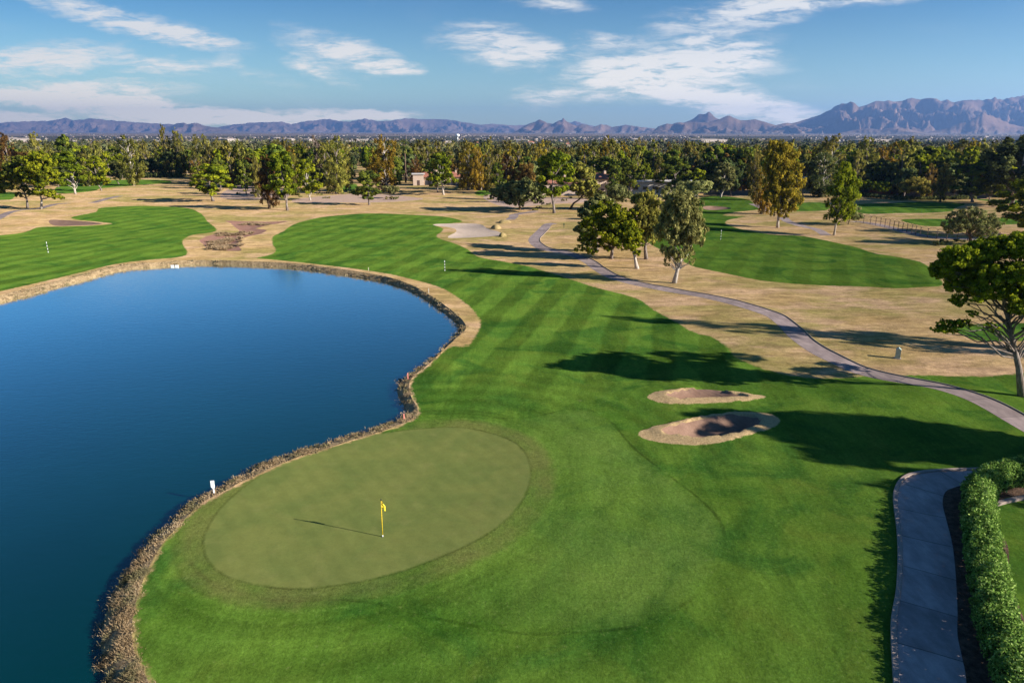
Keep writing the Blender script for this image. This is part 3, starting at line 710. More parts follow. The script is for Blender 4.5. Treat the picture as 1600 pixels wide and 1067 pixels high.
def tree_meshes(name, kind, H, W, seed, n, size, cb=.28, blobs=None, trunk=None, tr=None, sub=9, style=None, limbs=None):
    g = np.random.default_rng(seed)
    bl = blobs or envelope(kind, H, W, g, H * cb)
    V, Fq, tone = leaves(bl, n, size, style or STY[kind], seed + 1, sub, cr=(9. / max(9, sub)) ** .33)
    crown = fast_mesh(name + '_crown', V, Fq, {'tone': ('FACE', tone)})
    mb = MB(); r = tr or H * .022
    if trunk is None:
        top = H * .72; ln = g.normal(size=2) * W * .04
        trunk = [(0, 0, -.3), (ln[0] * .3, ln[1] * .3, H * cb * .5), (ln[0], ln[1], H * cb), (ln[0] * .5, ln[1] * .5, top)]
    rad = np.linspace(r, r * .35, len(trunk)); rad[0] = r * 1.35
    mb.tube(trunk, rad, 8)
    tp = np.array(trunk, float)
    for i, b in enumerate(bl if limbs is None else bl[:limbs]):
        zz = b[2] - (b[3] * .6 + .12 * H) - g.uniform(0, .08) * H
        zz = min(max(zz, tp[1][2]), tp[-1][2])
        k = np.clip(np.searchsorted(tp[:, 2], zz), 1, len(tp) - 1); f = (zz - tp[k - 1][2]) / max(1e-3, tp[k][2] - tp[k - 1][2])
        st = tp[k - 1] + (tp[k] - tp[k - 1]) * np.clip(f, 0, 1)
        limb_mesh(mb, st, b[:3], r * .30, r * .07, g)
    tm = mb.mesh(name + '_trunk', True)
    return tm, crown
PROTO = {}
def protos():
    spec = {'pine': ('pine', 12, 9, 6), 'gum': ('gum', 18, 9.5, 6), 'dome': ('dome', 7, 10, 3), 'round': ('round', 9, 8, 3)}
    for k, (kind, H, W, m) in spec.items():
        for q, (n, s) in {'mid': (8500, .21), 'far': (2800, .40)}.items():
            PROTO[k, q] = []
            for i in range(m):
                cb = ({'pine': .20, 'gum': .09, 'dome': .18, 'round': .16} if q == 'mid' else {'pine': .17, 'gum': .04, 'dome': .08, 'round': .06})[kind] + (.04 * ((i % 3) - 1))
                tm, cm = tree_meshes(f'{kind}_{q}_{i}', kind, H, W, 100 + i * 7 + hash_(k + q), n, s * (1.25 if kind == 'gum' else 1), cb=max(.05, cb), sub=9 if q == 'mid' else 6)
                PROTO[k, q].append((tm, cm, H, W))
def hash_(s): return sum(ord(c) * (i + 1) for i, c in enumerate(s)) % 997
protos()
NAMES = {'pine': 'pine_tree', 'gum': 'gum_tree', 'dome': 'mesquite_tree', 'round': 'broadleaf_tree'}
def place(kind, leaf, x, y, H, W, label, cat='tree', group=None, bark='bark', q='mid', rz=None, lean=(0, 0), seed=0, name=None, meshes=None, W2=None):
    if meshes is None:
        pr = PROTO[kind, q]; tm, cm, h0, w0 = pr[seed % len(pr)]
    else: tm, cm, h0, w0 = meshes
    nm = name or NAMES[kind]
    o = empty(nm, (x, y, GZ(x, y) if y < 600 else 0), (seed * 1.7) if rz is None else rz)
    o.rotation_euler[0] = lean[1]; o.rotation_euler[1] = lean[0]
    s = (W / w0, (W2 or W) / w0, H / h0)
    tag(o, label, cat, group)
    for me, pn_, mt in ((tm, 'trunk', L[bark]), (cm, 'crown', L[leaf])):
        c = bpy.data.objects.new(pn_, me); COL.objects.link(c)
        if not me.materials: me.materials.append(mt)
        c.material_slots[0].link = 'OBJECT'; c.material_slots[0].material = mt
        c.parent = o; c.scale = s
    return o
def px_tree(kind, leaf, bx, by, top, x0, x1, label, seed=0, bark='bark', q='mid', group=None, name=None, dmin=None, wf=1.):
    """tree whose foot is at photo pixel (bx,by) and whose crown reaches up to row top and spans x0..x1"""
    x, y = gp(bx, by); H = height_at(y, top); m = (y * CP + HC * SP) / F; W = (x1 - x0) * m * wf
    H += .02 * H
    cxm = ((x0 + x1) / 2 - bx) * m
    lean = math.atan2(cxm, H * .6)
    return place(kind, leaf, x, y, H, W, label, seed=seed, bark=bark, q=q, group=group, name=name, lean=(max(-.12, min(.12, lean)), 0))

def blob_tree(name, bx, by, blobs_px, trunk_px, label, leaf, style, n, size, seed, bark='bark', tr=.3, depth=.7, sub=10, extra=1, sq=.8, limbs=None):
    """a tree drawn from its silhouette: clusters (px,py,r) given a depth of their own inside a crown as deep as it is wide"""
    g = np.random.default_rng(seed); X0, Y0 = gp(bx, by); z0 = GZ(X0, Y0)
    def at(px, py, dy=0.):
        ta, te = ray_tan(px, py); return ((ta) * (Y0) - X0, dy, HC + te * Y0 - z0)
    m = (Y0 * CP + HC * SP) / F
    xs = [b[0] for b in blobs_px]; hw = (max(xs) - min(xs)) / 2 * m
    bl = []
    cxm = at((max(xs) + min(xs)) / 2, by)[0]
    for (px, py, r) in blobs_px:
        rr = r * m * (.95 if n > 50000 else 1.14)
        p0 = at(px, py); lim = math.sqrt(max(.1, 1 - ((p0[0] - cxm) / (hw + rr)) ** 2)) * hw * depth
        for e in range(1 + extra):
            dy = g.uniform(-1, 1) * lim if e else -g.uniform(.1, .6) * lim
            k = (Y0 + dy) / Y0
            sx, sz = (p0[0] + X0) * k - X0, (p0[2] + z0 - HC) * k + HC - z0
            bl.append((sx + (g.normal() * rr * .2 if e else 0), dy, sz, rr * (1 if not e else .9), rr * sq))
    tk = [at(a, b) for a, b in trunk_px]; tk[0] = (0, 0, -.3)
    tm, cm = tree_meshes(name, 'pine', tk[-1][2], 1, seed, int(n * (1.55 if n < 50000 else 1.15)), size * (.82 if n < 50000 else .95), blobs=bl, trunk=tk, tr=tr, sub=sub, style=style, limbs=limbs)
    return place(None, leaf, X0, Y0, 1, 1, label, bark=bark, rz=0, name=name, meshes=(tm, cm, 1, 1))

# ---- the large trees near the fairways, each its own shape
blob_tree('pine_tree', 1598, 622, [(1475, 420, 22), (1500, 402, 26), (1535, 395, 28), (1568, 388, 28), (1605, 385, 30), (1645, 395, 30), (1680, 420, 30), (1500, 435, 26), (1535, 428, 28), (1570, 430, 28), (1610, 430, 32), (1655, 445, 32),
    (1500, 470, 15), (1530, 462, 17), (1480, 512, 17), (1505, 505, 13), (1462, 516, 9), (1600, 480, 22), (1640, 500, 25), (1690, 480, 25), (1548, 512, 12), (1520, 490, 10), (1525, 450, 20), (1560, 458, 20), (1595, 455, 22), (1630, 470, 24), (1615, 515, 14), (1465, 428, 14), (1490, 448, 16)],
    [(1598, 622), (1592, 575), (1585, 545), (1577, 510), (1574, 495), (1590, 440), (1595, 400)], 'big pine with curved grey trunk and yellow-green needles by the path bend', 'pine', 'pine', 105000, .095, 11, tr=.25, sub=40, depth=.55, extra=2, sq=.72, limbs=90)
blob_tree('pine_tree', 955, 403, [(955, 322, 9), (940, 330, 14), (965, 335, 15), (985, 335, 10), (930, 348, 14), (955, 352, 17), (978, 352, 15), (915, 352, 9), (912, 372, 10), (935, 372, 15), (960, 372, 16), (983, 370, 13), (905, 388, 8), (925, 388, 11), (950, 386, 9), (975, 385, 9)],
    [(955, 403), (957, 388), (958, 370), (957, 335)], 'wide sunlit pine with yellow-green needles in the group by the cart path', 'pine', 'pine', 15000, .21, 12, sub=22, tr=.26)
blob_tree('pine_tree', 932, 392, [(915, 335, 13), (925, 322, 12), (912, 358, 12), (930, 345, 14), (918, 378, 10), (940, 312, 10), (950, 318, 10)],
    [(932, 392), (932, 360), (930, 330)], 'shaded blue-green pine behind the wide sunlit one by the cart path', 'grey', 'pine', 9000, .22, 13, sub=20)
blob_tree('pine_tree', 996, 419, [(985, 352, 9), (990, 366, 11), (978, 372, 11), (985, 385, 10), (975, 360, 8), (994, 396, 6), (998, 380, 7)],
    [(996, 419), (993, 408), (990, 392), (987, 370)], 'small pine with short leaning white trunk between larger trees', 'pine', 'pine', 6500, .2, 14, bark='pale', sub=20)
blob_tree('gum_tree', 1010, 404, [(1000, 312, 11), (1015, 306, 10), (1025, 318, 11), (1000, 330, 12), (1020, 336, 12), (1003, 350, 12), (1022, 355, 11), (1010, 366, 10), (1020, 376, 7), (1000, 372, 7)],
    [(1010, 404), (1008, 385), (1009, 360), (1010, 320)], 'olive gum tree with straight trunk left of the leaning one', 'gum', 'gum', 9500, .26, 15, bark='bark', sub=20)
blob_tree('gum_tree', 1053, 441, [(1040, 303, 9), (1055, 312, 12), (1070, 310, 11), (1085, 322, 12), (1045, 325, 13), (1065, 330, 15), (1085, 342, 13), (1098, 358, 9), (1045, 345, 13), (1035, 362, 12), (1060, 352, 15), (1080, 362, 14), (1092, 374, 9), (1050, 372, 12), (1070, 378, 12), (1042, 392, 10), (1052, 402, 10), (1075, 396, 9), (1082, 408, 6), (1062, 398, 9), (1040, 410, 6)],
    [(1053, 441), (1058, 424), (1064, 404), (1069, 386), (1068, 350), (1064, 318)], 'tall drooping grey-green tree with leaning bare trunk beside the fairway', 'sage', 'gum', 17000, .24, 16, bark='pale', tr=.30, sub=21, sq=1.)
blob_tree('gum_tree', 1215, 355, [(1212, 226, 9), (1225, 232, 10), (1238, 240, 10), (1205, 240, 10), (1215, 250, 12), (1230, 256, 12), (1245, 262, 9), (1205, 262, 11), (1220, 272, 13), (1238, 280, 12), (1250, 286, 8), (1204, 284, 11), (1218, 294, 13), (1236, 302, 12), (1246, 312, 9), (1205, 306, 11), (1220, 318, 12), (1236, 324, 10), (1210, 330, 8), (1224, 335, 7)],
    [(1215, 355), (1216, 340), (1219, 310), (1218, 270), (1216, 235)], 'tallest golden-brown gum tree beside the striped fairway', 'gold', 'gum', 15000, .34, 17, bark='pale', sub=20, tr=.32)
blob_tree('gum_tree', 1303, 367, [(1318, 262, 9), (1325, 275, 11), (1310, 280, 10), (1335, 288, 10), (1318, 295, 12), (1303, 298, 9), (1330, 305, 11), (1312, 312, 11), (1296, 318, 8), (1325, 322, 10), (1308, 330, 10), (1295, 338, 7), (1320, 338, 8), (1330, 332, 7), (1308, 345, 6)],
    [(1303, 367), (1307, 345), (1311, 320), (1318, 285)], 'slender lime-tinted tree with thin pale trunk standing alone on straw turf', 'pine', 'gum', 11000, .26, 18, bark='pale', sub=20, tr=.2)
blob_tree('mesquite_tree', 1517, 381, [(1480, 352, 9), (1492, 340, 10), (1510, 334, 11), (1528, 336, 11), (1545, 342, 10), (1558, 352, 9), (1500, 354, 12), (1520, 352, 13), (1540, 356, 11), (1488, 360, 8), (1552, 364, 8), (1530, 366, 8)],
    [(1517, 381), (1516, 372), (1514, 362), (1516, 348)], 'spreading grey-green mesquite in front of the iron fence', 'grey', 'grey', 11000, .18, 19, bark='brown', sub=20)
blob_tree('pine_tree', 64, 327, [(55, 244, 9), (68, 246, 9), (42, 252, 9), (80, 256, 8), (55, 262, 11), (70, 268, 11), (38, 268, 9), (48, 280, 10), (65, 285, 10), (82, 278, 8), (85, 270, 7), (60, 300, 8), (85, 306, 7), (94, 309, 5), (76, 302, 7)],
    [(64, 327), (65, 312), (60, 298), (58, 280), (60, 255)], 'broad yellow-green pine with forked pale trunk at the far end of the pond', 'pine', 'pine', 10000, .3, 20, bark='pale', sub=20)
blob_tree('pine_tree', 43, 325, [(20, 262, 10), (30, 252, 9), (12, 275, 10), (25, 280, 10), (10, 292, 8), (35, 295, 7), (48, 302, 6), (30, 305, 5), (3, 298, 6), (-8, 280, 10)],
    [(43, 325), (42, 312), (38, 300), (30, 275)], 'shadowy twin-stemmed pine left of the broad yellow-green one', 'pinedark', 'pine', 7500, .3, 21, bark='bark', sub=20)
blob_tree('pine_tree', 890, 329, [(905, 262, 8), (915, 272, 9), (900, 278, 9), (922, 288, 8), (910, 292, 9), (928, 300, 7), (938, 304, 6), (897, 294, 7), (918, 302, 6), (905, 302, 5)],
    [(890, 329), (896, 318), (905, 312), (914, 300), (912, 280)], 'golden-green pine leaning strongly away from its neighbour on straw turf', 'gum', 'pine', 6500, .34, 22, bark='brown', sub=20)
blob_tree('mesquite_tree', 812, 328, [(775, 300, 9), (790, 294, 10), (805, 292, 11), (822, 290, 11), (838, 296, 10), (848, 305, 8), (782, 308, 9), (800, 305, 11), (820, 305, 11), (838, 312, 8), (795, 315, 8), (812, 316, 8), (845, 316, 5), (770, 307, 5)],
    [(812, 328), (812, 320), (812, 308), (812, 298)], 'broad low blue-green mesquite thicket between the sand and the tall pine', 'grey', 'grey', 9500, .33, 23, bark='brown', sub=20)
T_ = [  # kind, leaf, foot x, foot y, top, x0, x1, label, bark
 ('pine', 'pine', 118, 305, 239, 88, 138, 'rounded pine with leaning pale trunk on the straw bank', 'pale'),
 ('pine', 'pine', 159, 299, 245, 144, 180, 'upright pine standing beside the small far green', 'bark'),
 ('gum', 'gum', 210, 291, 214, 186, 232, 'tall brown-olive gum hanging almost to the ground by the far green', 'pale'),
 ('pine', 'pine', 333, 314.5, 257, 296, 358, 'solitary rounded pine on straw turf beyond the left fairway', 'bark'),
 ('round', 'rust', 366, 293, 270, 356, 383, 'small orange-leaved tree behind the solitary rounded pine', 'bark'),
 ('gum', 'rust', 421, 327, 247, 404, 442, 'thin autumn-orange tree next to a leaning pine', 'brown'),
 ('pine', 'pine', 449, 329, 240, 428, 482, 'leaning pine with long grey trunk beside the orange tree', 'bark'),
 ('pine', 'pine', 485, 314, 250, 472, 511, 'pine with forked white trunk at the gravel bed', 'pale'),
 ('gum', 'gum', 525, 302, 213, 508, 552, 'dense dark olive gum rising from the shrub bed', 'bark'),
 ('gum', 'gold', 602, 300, 211, 578, 627, 'tall golden-yellow gum behind the small round pine', 'pale'),
 ('pine', 'pinedark', 577, 321.5, 268, 554, 602, 'small round dark pine alone on straw turf', 'bark'),
 ('dome', 'grey', 610, 309, 288, 599, 624, 'small pale mesquite at the foot of the golden gum', 'brown'),
 ('pine', 'lime', 693, 304, 240, 672, 722, 'bright green pine with forked white trunk before the red-roofed houses', 'pale'),
 ('pine', 'pinedark', 684, 301, 246, 655, 690, 'slim pine with dark bent trunk touching its brighter neighbour', 'bark'),
 ('gum', 'gold', 732, 297, 225, 713, 757, 'golden gum with straight pale trunk near the dark boundary wall', 'pale'),
 ('gum', 'gold', 752, 298, 226, 742, 772, 'golden gum half hidden behind the pale-trunked one', 'bark'),
 ('gum', 'rust', 792, 296, 242, 772, 812, 'orange-brown gum behind the low blue-green thicket', 'bark'),
 ('pine', 'lime', 866, 334, 240, 843, 905, 'tall vivid green pine with straight trunk beside the broad thicket', 'bark'),
 ('pine', 'pinedark', 940, 303, 247, 912, 958, 'dark pine shading a pink-walled house', 'bark'),
 ('pine', 'pinedark', 985, 306, 247, 958, 1002, 'layered dark pine in front of the long low house', 'bark'),
 ('pine', 'lime', 1008, 302, 256, 998, 1024, 'bright green young pine by the long low house', 'bark'),
 ('pine', 'pinedark', 1052, 306, 246, 1028, 1078, 'flat-branched dark pine overhanging the long low house', 'bark'),
 ('pine', 'pine', 1090, 308, 262, 1076, 1100, 'pine with yellowish tips at the end of the long low house', 'bark'),
 ('dome', 'grey', 1080, 318, 279, 1060, 1112, 'grey-green mesquite crown showing above the leaning tree', 'pale'),
 ('dome', 'grey', 962, 330, 285, 945, 985, 'pale olive tree just beyond the wide sunlit pine', 'bark'),
 ('pine', 'grey', 1126, 308, 254, 1108, 1148, 'soft grey-green pine at the head of the second fairway', 'pale'),
 ('gum', 'gold', 1190, 334, 252, 1168, 1204, 'golden gum leaning against the tallest one', 'pale'),
 ('gum', 'gum', 1178, 312, 230, 1158, 1188, 'olive gum with rounded top behind the two golden gums', 'bark'),
 ('gum', 'gum', 1290, 304, 212, 1286, 1345, 'tall olive gum with white forked trunk behind the slender lime-tinted one', 'pale'),
 ('gum', 'gum', 1352, 300, 217, 1338, 1378, 'broad-topped brown-olive gum near the far practice green', 'bark'),
 ('gum', 'dark', 1283, 309, 236, 1250, 1312, 'dark gum in shade beside the small dull green', 'pale'),
 ('dome', 'grey', 1325, 352, 321, 1317, 1354, 'small leaning mesquite at the start of the iron fence', 'brown'),
 ('pine', 'pine', 1391, 297, 243, 1372, 1412, 'rounded yellow-green pine before the red-walled house', 'pale'),
 ('dome', 'lime', 1363, 307, 279, 1347, 1385, 'low bright green tree on the edge of the far practice green', 'brown'),
 ('dome', 'gum', 1428, 312, 276, 1405, 1443, 'low tan-green tree beside the red-walled house', 'brown'),
 ('gum', 'gum', 1469, 316, 258, 1454, 1486, 'ragged brownish tree with thin dark trunk behind the far green', 'brown'),
 ('dome', 'grey', 1490, 312, 270, 1478, 1500, 'pale grey olive tree between two taller ones', 'brown'),
 ('pine', 'pinedark', 1519, 318, 258, 1499, 1560, 'broad dull pine with sunlit yellow side by the far right green', 'bark'),
 ('round', 'dark', 1578, 326, 211, 1545, 1640, 'very tall dark broadleaf tree rising above the skyline', 'bark'),
 ('round', 'dark', 1602, 322, 214, 1585, 1690, 'second very tall dark tree joined to the skyline one', 'bark'),
 ('round', 'lime', 1612, 372, 284, 1576, 1680, 'bright green leafy tree cut by the frame edge above the big pine', 'brown'),
 ('gum', 'gum', 265, 277, 199, 256, 276, 'tallest slim gum spire of the wooded edge', 'bark'),
 ('gum', 'gum', 282, 277, 201, 268, 296, 'second gum spire topping the wooded edge', 'bark'),
 ('gum', 'gum', 312, 278, 210, 300, 322, 'gum spire with blunt top right of the two tallest', 'bark'),
 ('gum', 'gum', 327, 279, 212, 318, 340, 'olive gum spire with pointed top above the solitary pine', 'bark'),
 ('gum', 'gum', 343, 280, 216, 332, 356, 'yellow-olive gum at the end of the spire group', 'bark'),
 ('gum', 'gum', 70, 290, 208, 56, 92, 'tall olive gum above the broad yellow-green pine', 'bark'),
 ('gum', 'rust', 22, 290, 211, -2, 32, 'rust-tinged gum at the edge of the wooded strip', 'bark'),
 ('pine', 'pinedark', 112, 288, 213, 96, 130, 'dark domed pine behind the leaning pale-trunked one', 'bark'),
 ('gum', 'bare', 497, 292, 212, 484, 510, 'bare brown leafless tree above the gravel bed pine', 'brown'),
 ('gum', 'gold', 946, 268, 213, 935, 962, 'sunlit tan gum standing clear above the central treetops', 'bark'),
 ('gum', 'gum', 996, 270, 216, 984, 1010, 'sunlit olive gum above the central treetops', 'bark'),
 ('pine', 'dark', 1497, 262, 217, 1490, 1504, 'narrow dark conifer poking above distant treetops', 'bark'),
 ('round', 'dark', 240, 276, 246, 222, 262, 'dense dark tree in shade at the end of the small far fairway', 'brown'),
 ('round', 'dark', 276, 277, 238, 256, 296, 'black-green tree under the gum spires', 'brown'),
 ('round', 'lime', 372, 288, 232, 352, 384, 'lime green tree among darker gums', 'bark'),
 ('pine', 'lime', 476, 291, 229, 452, 492, 'spreading green pine behind the forked one', 'bark'),
]
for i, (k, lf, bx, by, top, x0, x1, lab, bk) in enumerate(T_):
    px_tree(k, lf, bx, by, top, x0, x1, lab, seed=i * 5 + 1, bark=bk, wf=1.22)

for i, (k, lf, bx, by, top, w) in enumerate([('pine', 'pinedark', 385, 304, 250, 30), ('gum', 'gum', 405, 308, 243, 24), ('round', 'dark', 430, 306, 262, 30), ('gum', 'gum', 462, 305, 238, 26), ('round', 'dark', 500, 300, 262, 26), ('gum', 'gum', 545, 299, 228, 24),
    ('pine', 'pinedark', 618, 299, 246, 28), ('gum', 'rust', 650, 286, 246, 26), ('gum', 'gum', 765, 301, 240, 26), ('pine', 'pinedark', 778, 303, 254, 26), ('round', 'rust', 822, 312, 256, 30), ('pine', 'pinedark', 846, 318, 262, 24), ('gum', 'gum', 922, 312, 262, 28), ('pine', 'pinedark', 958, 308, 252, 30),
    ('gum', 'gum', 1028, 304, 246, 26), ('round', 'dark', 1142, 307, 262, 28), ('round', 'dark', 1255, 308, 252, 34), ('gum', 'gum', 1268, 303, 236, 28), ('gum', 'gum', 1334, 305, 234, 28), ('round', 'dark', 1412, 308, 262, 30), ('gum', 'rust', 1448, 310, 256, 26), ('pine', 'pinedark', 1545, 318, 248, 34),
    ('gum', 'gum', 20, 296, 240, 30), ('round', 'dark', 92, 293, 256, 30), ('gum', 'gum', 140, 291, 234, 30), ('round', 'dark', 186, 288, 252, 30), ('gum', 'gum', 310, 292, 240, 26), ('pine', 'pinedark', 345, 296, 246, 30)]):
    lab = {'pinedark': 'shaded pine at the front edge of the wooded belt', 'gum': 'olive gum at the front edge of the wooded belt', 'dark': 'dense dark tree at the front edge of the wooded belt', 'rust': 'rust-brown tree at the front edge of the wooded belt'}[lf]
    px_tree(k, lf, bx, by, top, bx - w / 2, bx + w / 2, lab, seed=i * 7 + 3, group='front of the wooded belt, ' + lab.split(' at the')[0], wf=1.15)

# ---- trees just outside the frame whose shade falls into it
for j, (x, y, H, W, k, lf, lab) in enumerate([
    (55.5, 61.5, 18.5, 8, 'gum', 'gum', 'gum tree outside the frame shading the straw turf'),
    (49.0, 35.5, 15.0, 9.5, 'pine', 'pine', 'pine outside the frame shading the lower bunker'),
    (56.0, 31.0, 16.5, 9.5, 'pine', 'pine', 'farther pine outside the frame shading the lawn'),
    (47.5, 28.5, 11.0, 6, 'gum', 'gum', 'gum outside the frame beside the hedge corner'),
    (60.0, 32.5, 17.0, 9, 'pine', 'pinedark', 'dark pine outside the frame behind the other two')]):
    place(k, lf, x, y, H, W, lab, seed=j * 3 + 2, q='mid')
for j, (x, y, H, W) in enumerate([(39.5, 17.5, 5.2, 4.5), (43, 22.5, 5., 4.)]):
    place('round', 'lime', x, y, H, W, 'garden tree outside the frame behind the hedge', group='garden trees outside the frame', seed=j)

# ---- the wooded belt: individual trees, thinning into distance
def belt():
    g = np.random.default_rng(77)
    fx = [-200, 0, 60, 130, 185, 200, 290, 300, 340, 400, 450, 540, 552, 560, 600, 640, 700, 760, 800, 850, 900, 930, 1000, 1080, 1100, 1180, 1240, 1290, 1345, 1400, 1500, 1600, 1800]
    fy = [290, 290, 290, 291, 286, 276, 276, 285, 290, 296, 297, 292, 268, 268, 292, 286, 283, 288, 298, 300, 301, 299, 296, 300, 302, 304, 297, 297, 303, 307, 310, 312, 312]
    px_used = []
    kinds = [('gum', 'gum', 'tall olive gum tree in the crowded wooded belt'), ('gum', 'gum', None), ('pine', 'pinedark', 'dark pine in the crowded wooded belt'), ('round', 'dark', 'dense dark broadleaf tree in the crowded wooded belt'),
             ('dome', 'grey', 'low grey-green tree in the crowded wooded belt'), ('round', 'rust', 'rust-brown tree in the crowded wooded belt'), ('pine', 'pine', 'yellow-green pine in the crowded wooded belt'), ('round', 'lime', 'lime green tree in the crowded wooded belt'),
             ('gum', 'gold', 'golden gum in the crowded wooded belt')]
    pw = np.array([.17, .07, .17, .12, .10, .11, .12, .04, .06]); pw /= pw.sum()
    rowsd = [(1.5, 13), (6, 12), (12, 12), (19, 12), (27, 13), (35, 15)]
    cnt = 0
    for ri, (dy, step) in enumerate(rowsd):
        x = -40 + ri * 5
        while x < 1640:
            x += step * g.uniform(.6, 1.4)
            by = np.interp(x, fx, fy) - dy - g.uniform(0, 5)
            if by < 238: by = 238 + g.uniform(0, 8)
            X, Y = gp(x, by)
            k = int(g.choice(len(kinds), p=pw)); kd, lf, lab = kinds[k]; lab = lab or kinds[0][2]
            tp_ = {'gum': g.uniform(217, 236), 'pine': g.uniform(226, 248), 'round': g.uniform(230, 256), 'dome': g.uniform(250, 274)}[kd]
            H = float(np.clip(HC + Y * ray_tan(CX, tp_)[1], 6 if kd != 'dome' else 4.5, 19.5))
            W = H * {'gum': .56, 'pine': .78, 'round': .95, 'dome': 1.5}[kd] * g.uniform(.85, 1.2)
            if 545 < x < 560 and by > 262: continue
            place(kd, lf, X, Y, H, W, lab, group=lab + 's' if False else 'wooded belt, ' + lab.split(' in the')[0], seed=int(g.integers(0, 999)), q='far' if ri > 1 else 'mid' if False else 'far')
            cnt += 1
    return cnt
NB = belt()

# ---- fan palms
def palm_meshes(H, seed):
    g = np.random.default_rng(seed); mb = MB()
    mb.tube([(0, 0, -.3), (.1, 0, H * .5), (.15, .05, H - .6)], [.34, .26, .24], 8)
    mb2 = []; V = []; Fs = []; T = []
    c = np.array([.15, .05, H - .6])
    for i in range(34):
        an = g.uniform(0, 2 * math.pi); el = g.uniform(-1.1, 1.2); d = np.array([math.cos(an) * math.cos(el), math.sin(an) * math.cos(el), math.sin(el)])
        s = unit(np.cross(d, np.array([0, 0, 1.]))); up = np.cross(s, d); tip = c + d * 1.0
        for j in range(7):
            a = (j - 3) * .32; e = tip + (d * math.cos(a) + s * math.sin(a)) * 1.25 + np.array([0, 0, -.25 * abs(a)]); w = s * math.cos(a) * .12 - d * math.sin(a) * .12
            b = len(V); V += [tip - w * .3, tip + w * .3, e + w * .6, e - w * .6]; Fs.append((b, b + 1, b + 2, b + 3)); T.append(.15 + .7 * (el + 1.1) / 2.3)
    for i in range(60):      # skirt of old fronds
        an = g.uniform(0, 2 * math.pi); z0 = H - .8 - g.uniform(0, 2.2); d = np.array([math.cos(an), math.sin(an), 0.]); s = np.array([-d[1], d[0], 0])
        p = c * [1, 1, 0] + d * .25 + [0, 0, z0]; e = p + d * .45 + [0, 0, -.9]; b = len(V); V += [p - s * .08, p + s * .08, e + s * .25, e - s * .25]; Fs.append((b, b + 1, b + 2, b + 3)); T.append(.9)
    return mb.mesh('palm_trunk', True), fast_mesh('palm_crown', np.array(V), np.array(Fs), {'tone': ('FACE', np.array(T))}), H, 5.
PALMS = [palm_meshes(14, 3), palm_meshes(14, 4)]
for i, (bx, by, top, lab) in enumerate([(634, 285, 223, 'tall fan palm with shaggy brown trunk beside the red-roofed houses'), (907, 268, 234, 'fan palm with bare thin trunk above the vivid green pine'),
    (917, 266, 235, 'fan palm just beside the thin-trunked one'), (1353, 285, 236, 'fan palm in front of the broad-topped gum'), (1415, 292, 240, 'fan palm near the tan-green tree'), (1486, 298, 252, 'short fan palm between pale olive and broad dull pine'),
    (898, 262, 236, 'fan palm left of the thin-trunked one'), (436, 275, 222, 'fan palm among the orange-tinted treetops'), (1060, 262, 228, 'lone fan palm over the central treetops')]):
    x, y = gp(bx, by); H = height_at(y, top)
    place('palm', 'palm', x, y, H, 5. * max(.8, H / 14), lab, cat='palm tree', name='fan_palm', bark='brown', seed=i, meshes=PALMS[i % 2])

# ---- treetops beyond, too many to count
def far_woods():
    g = np.random.default_rng(9); n = 9500
    inv = g.uniform(1 / 7500., 1 / 500., n); Y = 1 / inv; ta = g.uniform(-1.0, 1.0, n); X = ta * Y
    dens = pn(X / 400, Y / 400, 8); k = dens > -.55; X, Y = X[k], Y[k]; n = len(X)
    H = g.uniform(7, 14, n) * np.where(g.uniform(size=n) < .06, 1.4, 1); H = np.minimum(H, 18)
    m = np.where(Y < 1100, 44, np.where(Y < 2500, 22, 10)); idx = np.repeat(np.arange(n), m); N_ = len(idx)
    d = unit(g.normal(size=(N_, 3))); rad = g.uniform(.3, 1, (N_, 1)) ** .5
    W = H * g.uniform(.4, .7, n)
    z0 = np.array([far_z(a, b) if b > 600 else 0 for a, b in zip(X, Y)])
    C = np.column_stack([X, Y, z0 + H * .58])[idx]
    P = C + d * rad * np.column_stack([W, W, H * .42])[idx]
    nr = unit(d + g.normal(size=(N_, 3)) * .5); r = unit(g.normal(size=(N_, 3))); a = unit(np.cross(nr, r)); b = np.cross(nr, a)
    s = (np.sqrt(W * H / m) * .85)[idx][:, None] * g.uniform(.6, 1.3, (N_, 1))
    V = np.stack([P - a * s, P + b * s * .7, P + a * s, P - b * s * .7], 1).reshape(-1, 3)
    tone = np.clip(g.uniform(0, 1, n)[idx] * .8 + g.normal(size=N_) * .15, 0, 1); hue = g.uniform(0, 1, n)[idx]
    me = fast_mesh('far_treetops', V, np.arange(N_ * 4).reshape(-1, 4), {'tone': ('FACE', tone), 'sort': ('FACE', hue)})
    def f(t):
        tn = t.attr('tone'); h = t.attr('sort')
        c = t.mix(t.ss(h, .3, .5), (.050, .058, .026), (.105, .102, .042)); c = t.mix(t.ss(h, .82, .9), c, (.13, .095, .035)); c = t.mulc(c, t.ss(tn, 0., 1., .55, 1.9))
        return t.n('ShaderNodeBsdfDiffuse', None, Color=c).outputs[0]
    tag(link('far_treetops', me, mat('far_foliage', f)), kind='stuff')
far_woods()
